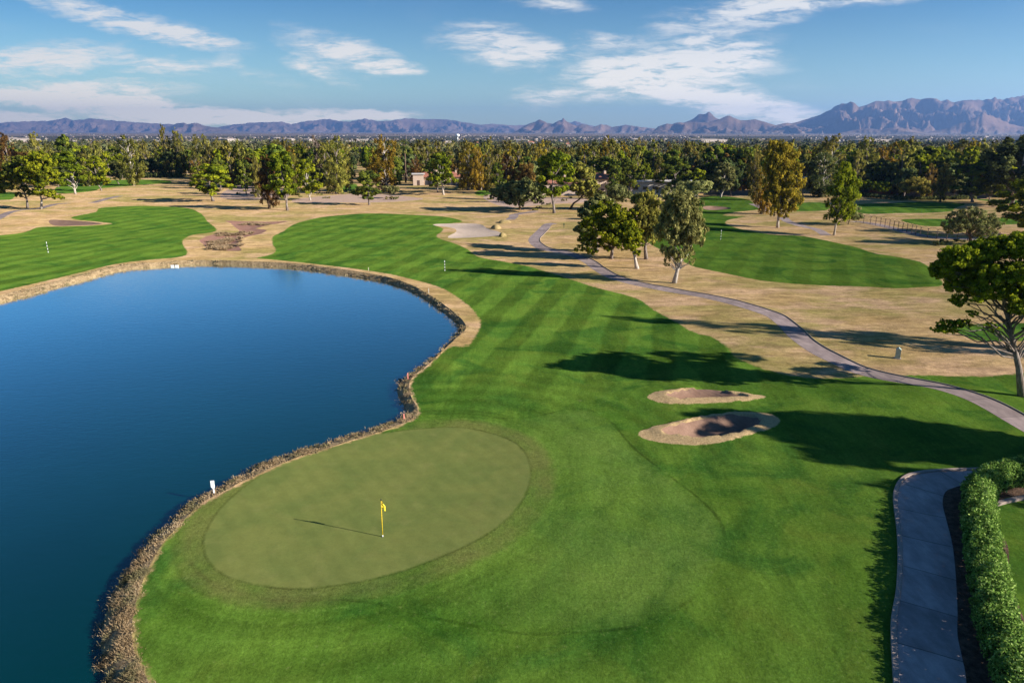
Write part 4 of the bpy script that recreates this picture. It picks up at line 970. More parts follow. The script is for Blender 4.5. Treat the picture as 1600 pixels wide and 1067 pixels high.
# ================================================================ pond edge: dry reeds and grass hanging over the bank
def tufts(name, P3, n, length, width, spread, seed, mt, tonef=None, up=.8, comb=0.):
    """P3 (m,3) roots; each root gets n blades (thin triangles-quads)"""
    g = np.random.default_rng(seed); m = len(P3); idx = np.repeat(np.arange(m), n); N_ = len(idx)
    ln = (length if np.isscalar(length) else length[idx]) * g.uniform(.5, 1.25, N_); wd = (width if np.isscalar(width) else width[idx])
    sp = spread if np.isscalar(spread) else spread[idx]
    d = unit(np.column_stack([g.normal(size=N_), g.normal(size=N_), np.abs(g.normal(size=N_)) * .9 + up]))
    if comb:
        cd = np.column_stack([fbm(P3[:, 0] * 2, P3[:, 1] * 2, 51, 2) * 2.5 - .5, fbm(P3[:, 0] * 2, P3[:, 1] * 2, 61, 2) * 2.5, np.full(m, .9)]) + g.normal(size=(m, 3)) * .25; d = unit(d * (1 - comb) + unit(cd)[idx] * comb)
    root = P3[idx] + np.column_stack([g.normal(size=N_) * sp, g.normal(size=N_) * sp, np.zeros(N_)])
    s = unit(np.cross(d, g.normal(size=(N_, 3)))) * np.reshape(wd, (-1, 1)) / 2 if not np.isscalar(wd) else unit(np.cross(d, g.normal(size=(N_, 3)))) * wd / 2
    mid = root + d * ln[:, None] * .6; tip = root + d * ln[:, None] * np.array([1.25, 1.25, .85])
    V = np.stack([root - s * .7, root + s * .7, mid + s * 1.2, tip, mid - s * 1.2], 1).reshape(-1, 3)
    b = np.arange(N_) * 5; Fq = np.stack([b, b + 1, b + 2, b + 4], 1); Ft = np.stack([b + 4, b + 2, b + 3], 1)
    cl = g.uniform(0, 1, m)[idx] if tonef is None else tonef[idx]
    tone = np.clip(cl * .6 + g.normal(size=N_) * .10 + .2, 0, 1)
    me = fast_mesh(name, V, [Fq, Ft], {'tone': ('FACE', np.concatenate([tone, tone]))})
    return link(name, me, mt)
def bank_reeds():
    g = np.random.default_rng(31)
    # sample roots between the water line and the lawn edge
    lo = np.minimum(BANKO.min(0), [-90, 8]); pts = []
    n = 500000
    Y = 9 * (125 / 9.) ** g.uniform(0, 1, n); X = g.uniform(-95, 12, n)
    px = np.column_stack([X, Y]); keep = (np.abs(X) < (Y + 12) * .95)
    px = px[keep]
    # coarse prefilter by distance to the shoreline
    d1, _ = segdist(WATER[::2], px); px = px[d1 < 2.6]
    dW = sd(WATER, px); dB = sd(BANKO, px)
    m = (dB > -.05) & (dW < .15)
    px, dW, dB = px[m], dW[m], dB[m]
    D = np.hypot(px[:, 0], px[:, 1])
    pr = np.clip((14 / (px[:, 1] + 4)) ** 1.0, .10, 1.) * 1.
    cl = fbm(px[:, 0] * 1.1, px[:, 1] * 1.1, 4, 3)
    pr *= sstep(-.35, .2, cl) * .93 + .07
    k = g.uniform(size=len(px)) < pr; px, dW, dB, cl = px[k], dW[k], dB[k], cl[k]
    if len(px) > 17000:
        k = g.choice(len(px), 17000, replace=False); px, dW, dB, cl = px[k], dW[k], dB[k], cl[k]
    t = np.clip(dB / (dB - dW + 1e-6), 0, 1); z = -.72 * t ** 1.7 - .02
    wide = sstep(.5, 2.2, dB - dW)
    near = np.clip(1 - (px[:, 1] - 10) / 60, .0, 1)
    ln = (.10 + .20 * wide * near * sstep(.0, .4, dB) + .08 * (1 - near)) * (1 + .5 * cl)
    wd = .003 + .0006 * px[:, 1]
    tone = np.clip(.45 + .9 * fbm(px[:, 0] * .8, px[:, 1] * .8, 14, 3) + g.uniform(-.25, .25, len(px)), 0, 1)
    P3 = np.column_stack([px, z])
    def f(t):
        tn = t.attr('tone'); P = t.pos(); gr = t.ss(t.noise(P, .7, 5., .65), .46, .60)
        c = t.mix(t.ss(tn, 0., .5), (.13, .088, .045), (.34, .24, .135)); c = t.mix(t.ss(tn, .5, 1.), c, (.52, .40, .26))
        c = t.mix(t.m('MULTIPLY', gr, .6), c, (.12, .135, .06))
        return t.n('ShaderNodeMixShader', None, _0=.2, _1=t.n('ShaderNodeBsdfDiffuse', None, Color=c).outputs[0], _2=t.n('ShaderNodeBsdfTranslucent', None, Color=c).outputs[0]).outputs[0]
    o = tufts('bank_reeds', P3, 30, ln * .85, wd, .07 + .002 * px[:, 1], 32, mat('dry_bank_grass', f), tone, comb=.5)
    tag(o, 'dry brown reeds and grass hanging along the pond bank', 'reeds', kind='stuff')
    # stones and sun-bleached clods at the rim
    k = g.choice(len(P3), 700, replace=False); S = P3[k]; mb_v = []; mb_f = []
    base = np.array([(1, 0, 0), (-1, 0, 0), (0, 1, 0), (0, -1, 0), (0, 0, 1), (0, 0, -1)], float)
    fc = np.array([(0, 2, 4), (2, 1, 4), (1, 3, 4), (3, 0, 4), (2, 0, 5), (1, 2, 5), (3, 1, 5), (0, 3, 5)])
    s = g.uniform(.015, .045, (len(S), 1, 1)) * (1 + S[:, 1][:, None, None] * .03); V = S[:, None, :] + base[None] * s * g.uniform(.6, 1.3, (len(S), 6, 1)); 
    Fq = (fc[None] + (np.arange(len(S)) * 6)[:, None, None]).reshape(-1, 3)
    me = fast_mesh('bank_stones', V.reshape(-1, 3), Fq, {'tone': ('FACE', np.repeat(g.uniform(.3, 1, len(S)), 8))}); o = link('bank_stones', me, L['straw']); tag(o, 'small pale stones scattered along the pond bank', 'stones', kind='stuff')
bank_reeds()

# ================================================================ hedge beside the cart path
def hedge():
    Lc = wline([(1600, 1400), (1560, 1150), (1541, 1067), (1532, 1030), (1518, 990), (1514, 948), (1506, 905), (1502, 860), (1500, 820), (1499, 790), (1508, 772), (1532, 757), (1570, 749), (1620, 745), (1700, 740)], 0, 6)
    d = np.gradient(Lc, axis=0); d /= np.linalg.norm(d, axis=1)[:, None]; nr = np.stack([d[:, 1], -d[:, 0]], 1)
    Lc = Lc + nr * .75
    g = np.random.default_rng(41)
    seg = np.hypot(*np.diff(Lc, axis=0).T); cum = np.concatenate([[0], np.cumsum(seg)]); tot = cum[-1]
    root = empty('hedge', (Lc[20][0], Lc[20][1], 0)); tag(root, 'long leafy light green hedge beside the concrete cart path', 'hedge')
    off = np.array([Lc[20][0], Lc[20][1], 0])
    n = 80000
    u = g.uniform(0, tot, n); k = np.clip(np.searchsorted(cum, u) - 1, 0, len(Lc) - 2); f = ((u - cum[k]) / seg[k])[:, None]
    c = Lc[k] * (1 - f) + Lc[k + 1] * f; nn = nr[k]
    th = g.uniform(-.35, math.pi + .35, n); lump = 1 + .5 * fbm(u * 1.6, th * 1.6, 6, 4) ; rad = g.uniform(.0, 1, n) ** .28 * lump
    hw, hh = .80, 1.0
    P = np.column_stack([c[:, 0] + nn[:, 0] * np.cos(th) * rad * hw, c[:, 1] + nn[:, 1] * np.cos(th) * rad * hw, .80 + np.sin(th) * rad * hh])
    P[:, 2] = np.maximum(P[:, 2], .05)
    out = np.column_stack([nn[:, 0] * np.cos(th), nn[:, 1] * np.cos(th), np.sin(th)])
    nrm = unit(out * .7 + g.normal(size=(n, 3)) * .8 + np.array([0, 0, .3])); a = unit(np.cross(nrm, g.normal(size=(n, 3)))); b = np.cross(nrm, a); s = g.uniform(.035, .085, (n, 1))
    V = np.stack([P - a * s, P + b * s * .5, P + a * s, P - b * s * .5], 1).reshape(-1, 3) - off
    cl = fbm(P[:, 0] * 2.3, P[:, 1] * 2.3, 3, 3)
    tone = np.clip(.42 + .5 * cl + g.normal(size=n) * .26, 0, 1)
    link('foliage', fast_mesh('hedge_foliage', V, np.arange(n * 4).reshape(-1, 4), {'tone': ('FACE', tone)}), L['hedge'], root)
    # woody twigs and stems inside
    mb = MB()
    for q in range(0, len(Lc) - 1, 1):
        for j in range(5):
            t = g.uniform(0, 1); p = Lc[q] * (1 - t) + Lc[q + 1] * t; p = np.array([p[0] + g.normal() * .12, p[1] + g.normal() * .12, -.1]) - off * [1, 1, 0]
            e = p + np.array([g.normal() * .35, g.normal() * .35, g.uniform(.9, 1.35)]); mb.tube([p, (p + e) / 2 + g.normal(size=3) * .05, e], [.03, .02, .008], 4, cap=False)
    mb.build('stems', L['brown'], root)
    # added core of dark leaf cards, blocks light leaking through the hedge
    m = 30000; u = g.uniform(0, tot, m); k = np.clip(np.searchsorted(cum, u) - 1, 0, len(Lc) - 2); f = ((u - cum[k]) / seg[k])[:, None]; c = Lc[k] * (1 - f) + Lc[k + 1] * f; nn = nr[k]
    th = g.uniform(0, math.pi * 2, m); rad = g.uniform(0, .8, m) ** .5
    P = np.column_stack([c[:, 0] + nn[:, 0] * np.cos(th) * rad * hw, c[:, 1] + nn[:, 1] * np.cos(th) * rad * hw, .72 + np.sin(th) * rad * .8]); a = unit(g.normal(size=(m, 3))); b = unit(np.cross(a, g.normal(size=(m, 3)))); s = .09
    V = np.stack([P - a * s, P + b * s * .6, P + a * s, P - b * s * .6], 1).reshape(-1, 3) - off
    link('light_block_core', fast_mesh('hedge_light_block', V, np.arange(m * 4).reshape(-1, 4), {'tone': ('FACE', np.full(m, .1))}), L['dark'], root)
hedge()

# ================================================================ flagstick on the green
PM = dict(dull=plain('weathered_stake_wood', (.42, .36, .29), .8), yellow=plain('yellow_paint', (.75, .52, .03), .45), white=plain('white_paint', (.8, .8, .78), .5), black=plain('black_paint', (.015, .015, .015), .5), greenbox=plain('pale_green_enamel', (.34, .42, .36), .5),
          dgreen=plain('dark_green_plastic', (.02, .06, .03), .5), iron=plain('rusty_iron', (.09, .055, .045), .7), wall=plain('tan_stucco', (.50, .38, .30), .9), wallw=plain('white_stucco', (.50, .44, .39), .9),
          wallr=plain('red_stucco', (.38, .13, .08), .9), tile=plain('clay_roof_tile', (.33, .13, .085), .9, .3, 3.), roofg=plain('pale_flat_roof', (.52, .48, .45), .9), glass=plain('dark_window_glass', (.02, .025, .03), .15, spec=.6),
          pink=plain('faded_red_paint', (.62, .22, .18), .6), fence=plain('dark_boundary_wall', (.10, .10, .11), .9), yflag=plain('yellow_cloth', (.80, .58, .03), .8), steel=plain('pale_steel', (.7, .7, .7), .4))
def tz(x, y): return GZ(x, y)
fx_, fy_ = gp(598, 838); fz = tz(fx_, fy_)
fl = empty('golf_flag', (fx_, fy_, fz)); tag(fl, 'yellow flagstick with limp yellow flag on the putting green', 'flagstick')
MB().tube([(0, 0, .08), (0.01, 0, 1.2), (.03, 0, 2.12)], [.024, .022, .016], 10).build('pole', PM['yellow'], fl, True)
MB().tube([(0, 0, -.05), (0, 0, .1)], [.032, .026], 10).build('pole_base', PM['white'], fl, True)
MB().tube([(.03, 0, 2.10), (.03, 0, 2.21)], [.03, .022], 8).build('pole_tip', PM['black'], fl, True)
hole = MB().tube([(0, 0, .002), (0, 0, .006)], [.054, .054], 16); hole.build('cup', PM['black'], fl)
def cloth():
    V = []; Fs = []; nu, nv = 12, 12
    for j in range(nv + 1):
        v = j / nv
        for i in range(nu + 1):
            u = i / nu; fold = math.sin(u * 13 + v * 2.) * .05 * u
            V.append((.035 + u * (.10 + .13 * v) + .02 * math.sin(v * 7 + u * 5), fold + .02 * math.sin(v * 5), 2.10 - v * .42 - u * .16 * (1 + .3 * math.sin(u * 9))))
    for j in range(nv):
        for i in range(nu):
            a = j * (nu + 1) + i; Fs.append((a, a + 1, a + nu + 2, a + nu + 1))
    return V, Fs
V, Fs = cloth(); cm_ = bpy.data.meshes.new('flag_cloth'); cm_.from_pydata(V, [], Fs); cm_.materials.append(PM['yflag']); cm_.materials.append(PM['black']); cm_.materials.append(PM['white'])
for i, p in enumerate(cm_.polygons):
    r, c = divmod(i, 12)
    p.use_smooth = True; p.material_index = 1 if (r in (3, 4, 5) and c < 3) or (r in (9, 10) and c in (2, 3, 7, 8)) else (2 if r == 11 and c in (5, 6) else 0)
cm_.update(); link('flag', cm_, None, fl)

# ================================================================ markers, poles, boxes
def striped_pole(px, py, h, lab):
    x, y = gp(px, py); r = empty('yardage_pole', (x, y, tz(x, y))); tag(r, lab, 'marker pole')
    for i in range(7): MB().tube([(0, 0, h * i / 7), (0, 0, h * (i + 1) / 7)], [.045, .045], 8).build('band', PM['white'] if i % 2 == 0 else PM['black'], r)
    MB().tube([(0, 0, h), (0, 0, h + .05)], [.055, .02], 8).build('cap', PM['white'], r)
striped_pole(695, 422, 1.55, 'black and white striped pole on the fairway beyond the pond')
striped_pole(75.5, 395, 1.9, 'black and white striped pole on the left-hand fairway')
striped_pole(1126, 374, 1.9, 'black and white striped pole on the second fairway behind the trees')
x, y = gp(335, 775, -.2); r = empty('hazard_post', (x, y, -.35)); tag(r, 'white post with small white sign head standing at the pond edge', 'sign post')
MB().tube([(0, 0, -.2), (0, 0, .75)], [.045, .04], 8).build('post', PM['white'], r, True)
MB().box((-.01, 0, .95), (.20, .05, .42), .2).box((.0, 0, .72), (.13, .04, .10), .2).build('sign_board', PM['white'], r)
x, y = gp(272, 411); r = empty('tee_marker', (x, y, tz(x, y))); tag(r, 'white double-headed marker on the far pond bank', 'marker')
for s in (-.35, .35): MB().tube([(s * .3, 0, 0), (s, 0, .35)], [.05, .05], 7).build('post', PM['white'], r); MB().box((s, 0, .6), (.55, .14, .50), 0, .9).build('head', PM['white'], r)
for px, py, h, mt, lab in ((576, 424, .6, 'dull', 'thin pale stake on the far pond bank'), (670, 459, .75, 'dull', 'pale stake on the bank before the pond bends'), (637.5, 592, .55, 'pink', 'faded red stake on the bank above the narrow point'), (631.5, 656, .5, 'pink', 'faded red stake on the bank beside the putting green')):
    x, y = gp(px, py, -.1); r = empty('hazard_stake', (x, y, -.12)); tag(r, lab, 'stake')
    MB().box((0, 0, h / 2), (.09, .04, h), .3).build('stake_shaft', PM[mt], r); MB().box((0, 0, h + .015), (.09, .04, .03), .3, .5).build('stake_point', PM[mt], r)
x, y = gp(1402, 560); r = empty('utility_box', (x, y, tz(x, y))); tag(r, 'pale green utility cabinet with pointed lid on straw turf', 'utility box'); r.rotation_euler = (0, 0, R(-28))
MB().box((0, 0, .45), (.42, .42, .9)).build('body', PM['greenbox'], r)
MB().add([(-.22, -.22, .9), (.22, -.22, .9), (.22, .22, .9), (-.22, .22, .9), (0, -.22, 1.08), (0, .22, 1.08)], [(0, 1, 4), (2, 3, 5), (1, 2, 5, 4), (3, 0, 4, 5), (3, 2, 1, 0)]).build('lid', PM['greenbox'], r)
MB().box((0, 0, .02), (.62, .62, .08)).build('pad', M['kerb'], r); MB().box((0, -.215, .42), (.30, .012, .62)).build('door', PM['greenbox'], r)
x, y = gp(881, 357.5); r = empty('ball_washer', (x, y, tz(x, y))); tag(r, 'small dark green post beside the end of the cart path', 'post')
MB().tube([(0, 0, 0), (0, 0, .62)], [.05, .05], 8).build('post', PM['dgreen'], r); MB().box((0, 0, .85), (.24, .22, .5), 0, .85).build('housing', PM['dgreen'], r)

# iron fence with arches along the service path
def fence():
    Lf = wline([(1337, 349.5), (1360, 352), (1387, 357.5), (1420, 365.5), (1446, 371.5), (1500, 376), (1560, 378.5)], 0, 8)
    seg = np.hypot(*np.diff(Lf, axis=0).T); cum = np.concatenate([[0], np.cumsum(seg)]); n = int(cum[-1] / 1.75)
    pts = [np.array([np.interp(s, cum, Lf[:, 0]), np.interp(s, cum, Lf[:, 1])]) for s in np.linspace(0, cum[-1], n + 1)]
    r = empty('iron_fence', (pts[0][0], pts[0][1], 0)); tag(r, 'rust-brown iron fence with arched panels beside the service path', 'fence'); o = np.array([pts[0][0], pts[0][1], 0])
    for i, p in enumerate(pts):
        z = tz(*p); MB().box((p[0] - o[0], p[1] - o[1], z + .95), (.10, .10, 1.9)).build('post', PM['iron'], r)
        if i < n:
            q = pts[i + 1]; z2 = tz(*q); mb = MB()
            A = np.array([p[0], p[1], z]) - o; B = np.array([q[0], q[1], z2]) - o
            for hh in (.15, 1.0, 1.75): mb.tube([A + [0, 0, hh], B + [0, 0, hh]], [.025, .025], 4)
            mb.tube([A + (B - A) * t + np.array([0, 0, 1.75 + .38 * math.sin(math.pi * t)]) for t in np.linspace(0, 1, 7)], [.03] * 7, 4)
            for t in (.2, .4, .6, .8): mb.tube([A + (B - A) * t + [0, 0, .15], A + (B - A) * t + [0, 0, 1.75]], [.014, .014], 4)
            mb.build('panel', PM['iron'], r)
fence()

# shrubs: one mesh shape per kind, copied
def shrub_mesh(name, seed, n=900, s=.09):
    g = np.random.default_rng(seed); bl = [(g.normal() * .3, g.normal() * .3, .38 + g.normal() * .06, .42, .34) for _ in range(5)]
    V, Fq, tone = leaves(bl, n, s, 'grey', seed, 8); V[:, 2] = np.maximum(V[:, 2], -.05)
    me = fast_mesh(name, V, Fq, {'tone': ('FACE', tone)}); me.materials.append(L['dark']); return me
SH = [shrub_mesh('shrub_a', 3), shrub_mesh('shrub_b', 5)]
def shrub(px, py, w, h, leaf, lab, group=None, name='shrub', i=0):
    x, y = gp(px, py); o = link(name, SH[i % 2]); o.location = (x, y, tz(x, y)); m = (y * CP + HC * SP) / F; o.scale = (w * m / 1.5, w * m / 1.5, h * m / .85); o.rotation_euler = (0, 0, i * 1.3)
    o.material_slots[0].link = 'OBJECT'; o.material_slots[0].material = L[leaf]; tag(o, lab, 'shrub', group); return o
shrub(1464, 382, 11, 8, 'dark', 'round dark shrub at the end of the iron fence'); shrub(1474.5, 381, 11, 9, 'dark', 'second round dark shrub touching the first by the iron fence', i=1)
shrub(1499, 378.5, 15, 6, 'dark', 'low dark shrub left of the spreading mesquite', i=1)
for i, (px, py, w, h) in enumerate([(497, 303.5, 5, 3), (503, 304, 4, 3), (509, 301.5, 4, 2.5), (515.5, 301.5, 4.5, 3), (536, 302, 6, 4), (545, 301.5, 6, 4.5), (551, 301.5, 7, 4), (556, 303, 6, 3), (508, 310, 5, 3), (513.5, 310, 5, 3), (573, 306, 7, 4), (470, 309, 6, 3), (611, 311.5, 10, 6), (618, 311.5, 9, 5),
        (372, 303, 6, 4), (383, 300, 6, 4), (393, 303, 7, 4), (760, 306, 6, 4), (768, 311, 8, 4), (785, 313, 10, 5), (797, 318, 12, 6), (836, 329, 9, 4), (843, 327, 7, 4), (857, 322, 7, 4), (880, 316, 7, 4), (892, 312, 6, 4)]):
    shrub(px, py, w, h, 'grey' if i % 3 else 'gum', 'small round desert shrub in the gravel beds under the trees', 'desert shrubs in the gravel beds', i=i)
for i in range(46):
    px = 190 + i * 2.35 if i < 40 else 0
    if i < 40: shrub(px + (i % 3) * .7, 276.5 + (i % 4) * .6, 7, 6 + i % 3 * 2, 'dark', 'clipped dark shrub at the foot of the wooded belt', 'dark shrubs at the foot of the wooded belt', i=i)
gq = np.random.default_rng(8)
for i in range(46):
    px = 1345 + i * 3.9; py = np.interp(px, [1345, 1400, 1500, 1600], [308, 313, 313.5, 311]) - 1
    shrub(px, py, 8, 5 + gq.uniform(0, 3), 'dark' if i % 3 else 'grey', 'low dark shrub in the line behind the far right green', 'low shrubs behind the far right green', i=i)
for i, (px, py, w, h, lab) in enumerate([(775, 359, 16, 5, 'small grassy mound in shade at the pale sand'), (785, 371, 12, 5, 'low grassy mound at the edge of the pale sand'), (788, 348, 20, 3.5, 'flat grassy hummock behind the pale sand')]):
    x, y = gp(px, py); m = (y * CP + HC * SP) / F; g_ = np.random.default_rng(i); V = []; Fs = []; a_, b_ = 20, 7
    for j in range(b_ + 1):
        t = j / b_
        for k in range(a_):
            an = 2 * math.pi * k / a_; rr = w / 2 * m * math.sin(t * math.pi / 2) * (1 + .12 * math.sin(an * 3 + i)); V.append((math.cos(an) * rr, math.sin(an) * rr * 1.1, h * m * 1.2 * math.cos(t * math.pi / 2) ** 1.2 - .03))
    for j in range(b_):
        for k in range(a_): Fs.append((j * a_ + k, (j + 1) * a_ + k, (j + 1) * a_ + (k + 1) % a_, j * a_ + (k + 1) % a_))
    mb = MB(); mb.add(V, Fs); o = mb.build('grass_mound', M['turf'], None, True, (x, y, tz(x, y) + .02)); tag(o, kind='structure')

# dry grass clumps in the waste area
def clump_mesh(seed):
    g = np.random.default_rng(seed); P = np.column_stack([g.normal(size=26) * .3, g.normal(size=26) * .3, np.zeros(26)])
    o = tufts('tmp', P, 12, .75, .07, .05, seed, L['straw']); me = o.data; bpy.data.objects.remove(o); return me
CM = [clump_mesh(1), clump_mesh(2)]
wl = []
g = np.random.default_rng(12)
for a, b, n in (((378, 348), (424, 347), 13), ((340, 369), (394, 364), 17), ((326, 379), (345, 378), 5), ((328, 384), (362, 376), 10), ((330, 388), (356, 383), 10), ((345, 389), (362, 384), 8), ((345, 378), (364, 374), 7), ((375, 374), (375, 388), 4)):
    for i in range(n):
        t = (i + g.uniform(0, .6)) / n; wl.append((a[0] + (b[0] - a[0]) * t, a[1] + (b[1] - a[1]) * t + g.uniform(-1.2, 1.2)))
for i, (px, py) in enumerate(wl):
    x, y = gp(px, py); o = link('grass_tuft', CM[i % 2]); o.location = (x, y, tz(x, y)); s = g.uniform(.55, 1.0); o.scale = (s * 1.3, s, s); o.rotation_euler = (0, 0, i)
    tag(o, 'dry straw-coloured grass clump in the brown waste sand', 'grass clump', 'dry grass clumps in the waste sand')

# ================================================================ houses beyond the course
def house(px, py, w, d, h, rz, wall, roof, lab, wins=3, hip=True, name='house', ox=0):
    x, y = gp(px, py); r = empty(name, (x, y, tz(x, y) - .1), R(rz)); tag(r, lab, 'house')
    MB().box((0, 0, h / 2), (w, d, h)).build('wall', PM[wall], r)
    e = .7
    if hip:
        rd = MB(); k = min(w, d) / 2; V = [(-w / 2 - e, -d / 2 - e, h), (w / 2 + e, -d / 2 - e, h), (w / 2 + e, d / 2 + e, h), (-w / 2 - e, d / 2 + e, h), (-w / 2 + k, 0, h + k * .42), (w / 2 - k, 0, h + k * .42)]
        rd.add(V, [(0, 1, 5, 4), (2, 3, 4, 5), (1, 2, 5), (3, 0, 4), (3, 2, 1, 0)]); ro = rd.build('roof', PM[roof], r)
        MB().box((w * .2, d * .1, h + k * .42), (.7, .7, 1.4)).build('chimney', PM[wall], ro)
    else: MB().box((0, 0, h + .15), (w + 1., d + 1., .3)).build('roof', PM[roof], r)
    for i in range(wins):
        cx = -w / 2 + w * (i + .5) / wins
        if i == wins // 2: MB().box((cx, -d / 2 - .02, 1.1), (1.1, .08, 2.2)).build('door', PM['iron'], r)
        else:
            f = MB().box((cx, -d / 2 - .02, h * .55), (1.9, .10, 1.3)).build('window', PM['wallw'], r); MB().box((cx, -d / 2 - .085, h * .55), (1.7, .04, 1.1)).build('pane', PM['glass'], f)
    return r
house(654, 290, 4.5, 6, 4.6, 8, 'wall', 'roofg', 'pale two-storey house front with white cornice beyond the far fairway', 1, False)
house(672, 289, 13, 9, 3.4, -6, 'wall', 'tile', 'low house with salmon tiled roof behind the bright green pine', 5)
house(705, 288, 11, 9, 3.3, 5, 'wall', 'tile', 'second low tiled house beyond the dark boundary wall', 3)
house(935, 304, 12, 9, 5.5, 10, 'wall', 'tile', 'pink-walled house half hidden by the dark pine', 5)
house(1035, 303, 24, 10, 4.6, -4, 'wallw', 'roofg', 'long low white house under the dark pines', 7, False)
house(1270, 297, 16, 9, 3.4, -8, 'wall', 'roofg', 'pale tan house behind the dark gum', 5)
house(1397, 302, 15, 9, 4., 4, 'wallr', 'roofg', 'red-walled house behind the rounded yellow-green pine', 5, False)
house(1447, 303, 12, 9, 3.6, -5, 'wall', 'tile', 'tan house behind the ragged brownish tree', 3)
house(871, 305, 13, 9, 4.2, 3, 'wall', 'tile', 'tan house behind the vivid green pine', 5)
house(100, 284, 14, 9, 3.6, 6, 'wall', 'tile', 'tan house hidden behind the gum trees on the left', 5)
def wallrun(a, b, h, mt, lab, n):
    A = np.array([*gp(*a), 0]); B = np.array([*gp(*b), 0]); A[2] = tz(A[0], A[1]); B[2] = tz(B[0], B[1]); r = empty('boundary_wall', tuple(A)); tag(r, lab, 'wall'); d = B - A; ln = np.hypot(d[0], d[1]); rz = math.atan2(d[1], d[0]); 
    MB().box((d[0] / 2, d[1] / 2, h / 2 - .1), (ln, .25, h + .2), rz).build('wall_panel', PM[mt], r)
    for i in range(n + 1): MB().box((d[0] * i / n, d[1] * i / n, h / 2), (.45, .45, h + .35), rz).build('pier', PM[mt], r)
wallrun((665, 290.5), (722, 291.5), 1.8, 'fence', 'dark boundary wall in front of the low tiled houses', 6)
wallrun((722, 291.8), (766, 298), 1.8, 'fence', 'dark boundary wall bending towards the blue-green thicket', 5)
wallrun((1100, 304.5), (1172, 306), 1.8, 'fence', 'dark wall behind the head of the second fairway', 6)
wallrun((1418, 307), (1540, 311), 1.5, 'fence', 'dark low wall behind the far right green', 9)

# scattered roofs of the town
def far_buildings():
    g = np.random.default_rng(55)
    V0 = [(-.5, -.5, 0), (.5, -.5, 0), (.5, .5, 0), (-.5, .5, 0), (-.5, -.5, .75), (.5, -.5, .75), (.5, .5, .75), (-.5, .5, .75), (-.3, 0, 1.), (.3, 0, 1.)]
    F0 = [(0, 1, 5, 4), (1, 2, 6, 5), (2, 3, 7, 6), (3, 0, 4, 7), (4, 5, 9, 8), (6, 7, 8, 9), (5, 6, 9), (7, 4, 8)]
    mes = []
    PM['wallf'] = plain('weathered_far_stucco', (.36, .30, .26), .9)
    for nm, c1, c2 in (('a', 'wallf', 'tile'), ('b', 'wallf', 'wallf'), ('c', 'wallf', 'wallf')):
        me = bpy.data.meshes.new('town_house_' + nm); me.from_pydata(V0, [], F0); me.materials.append(PM[c1]); me.materials.append(PM[c2])
        for i, p in enumerate(me.polygons): p.material_index = int(i > 3)
        me.update(); mes.append(me)
    fixed = [(829, 229, 16, 7, 0), (744, 229, 14, 6, 0), (766, 227, 14, 6, 0), (360, 213, 30, 12, 0), (352, 214, 90, 12, 1), (700, 226, 20, 6, 1), (565, 222, 40, 8, 1), (40, 216, 90, 12, 1), (1105, 219, 120, 9, 1), (1360, 222, 110, 9, 1), (813, 219, 60, 8, 1), (682, 226, 16, 6, 1), (15, 217, 70, 14, 1), (450, 221, 45, 12, 1), (480, 220, 50, 10, 1)]
    for i in range(70):
        px = g.uniform(0, 1600); py = g.uniform(222, 236)
        fixed.append((px, py, g.uniform(9, 16), g.uniform(2, 4), int(g.choice([0, 2, 2, 1]))))
    for px, py, w, h, k in fixed:
        py = max(py, 221.5) if py < 222 else py
        X, Y = gp(px, py); Y_ = min(Y, 2600); X = X * Y_ / Y; Y = Y_
        # raise the eaves to where the photo shows them above the treetops
        o = link('town_house', mes[k]); o.location = (X, Y, far_z(X, Y)); o.scale = (w, w * .6, h + 4); o.rotation_euler = (0, 0, g.uniform(-.5, .5))
        tag(o, ('small distant house with red roof among the treetops' if k == 0 else 'small distant pale building among the treetops'), 'house', 'distant red-roofed houses' if k == 0 else 'distant pale buildings')
    # the rest of the town on the rising valley floor
    n = 2100; inv = g.uniform(1 / 11500., 1 / 3000., n); Y = 1 / inv; X = g.uniform(-1, 1, n) * Y
    k = (pn(X / 900, Y / 900, 4) + .35 * pn(X / 250, Y / 250, 5)) > -.12; X, Y = X[k], Y[k]; n = len(X)
    z = np.array([far_z(a, b) for a, b in zip(X, Y)]); s = g.uniform(8, 18, n) * np.where(g.uniform(size=n) < .06, 3., 1); sh = g.uniform(4, 7, n) + 1; an = g.uniform(-.6, .6, n)
    V = np.array(V0)[None] * np.stack([s, s * .6, sh], 1)[:, None, :]; ca, sa = np.cos(an)[:, None], np.sin(an)[:, None]
    V = np.stack([V[..., 0] * ca - V[..., 1] * sa + X[:, None], V[..., 0] * sa + V[..., 1] * ca + Y[:, None], V[..., 2] + z[:, None]], -1).reshape(-1, 3)
    q = np.array(F0[:6]); t3 = np.array(F0[6:]); off = (np.arange(n) * 10)[:, None, None]
    me = fast_mesh('distant_town', V, [(q[None] + off).reshape(-1, 4), (t3[None] + off).reshape(-1, 3)], {'tone': ('FACE', np.concatenate([np.repeat(g.uniform(0, 1, n), 6), np.repeat(g.uniform(0, 1, n), 2)]))})
    def f(t): 
        tn = t.attr('tone'); return bsdf(t, t.mix(t.ss(tn, .35, 1.), (.13, .10, .085), (.34, .29, .25)), .9, .1)
    tag(link('distant_town', me, mat('town_walls', f)), kind='stuff')
    X, Y = gp(715, 226); Y = 3000.; X = ray_tan(715, 216)[0] * Y; r = empty('water_tower', (X, Y, far_z(X, Y))); tag(r, 'white water tower standing above the distant town', 'water tower')
    MB().tube([(0, 0, 0), (0, 0, 20)], [2.5, 2.], 10).build('column', PM['white'], r, True)
    MB().tube([(0, 0, 19), (0, 0, 22), (0, 0, 26), (0, 0, 30), (0, 0, 32)], [2., 7., 9., 7., 1.], 14).build('tank', PM['white'], r, True)
far_buildings()
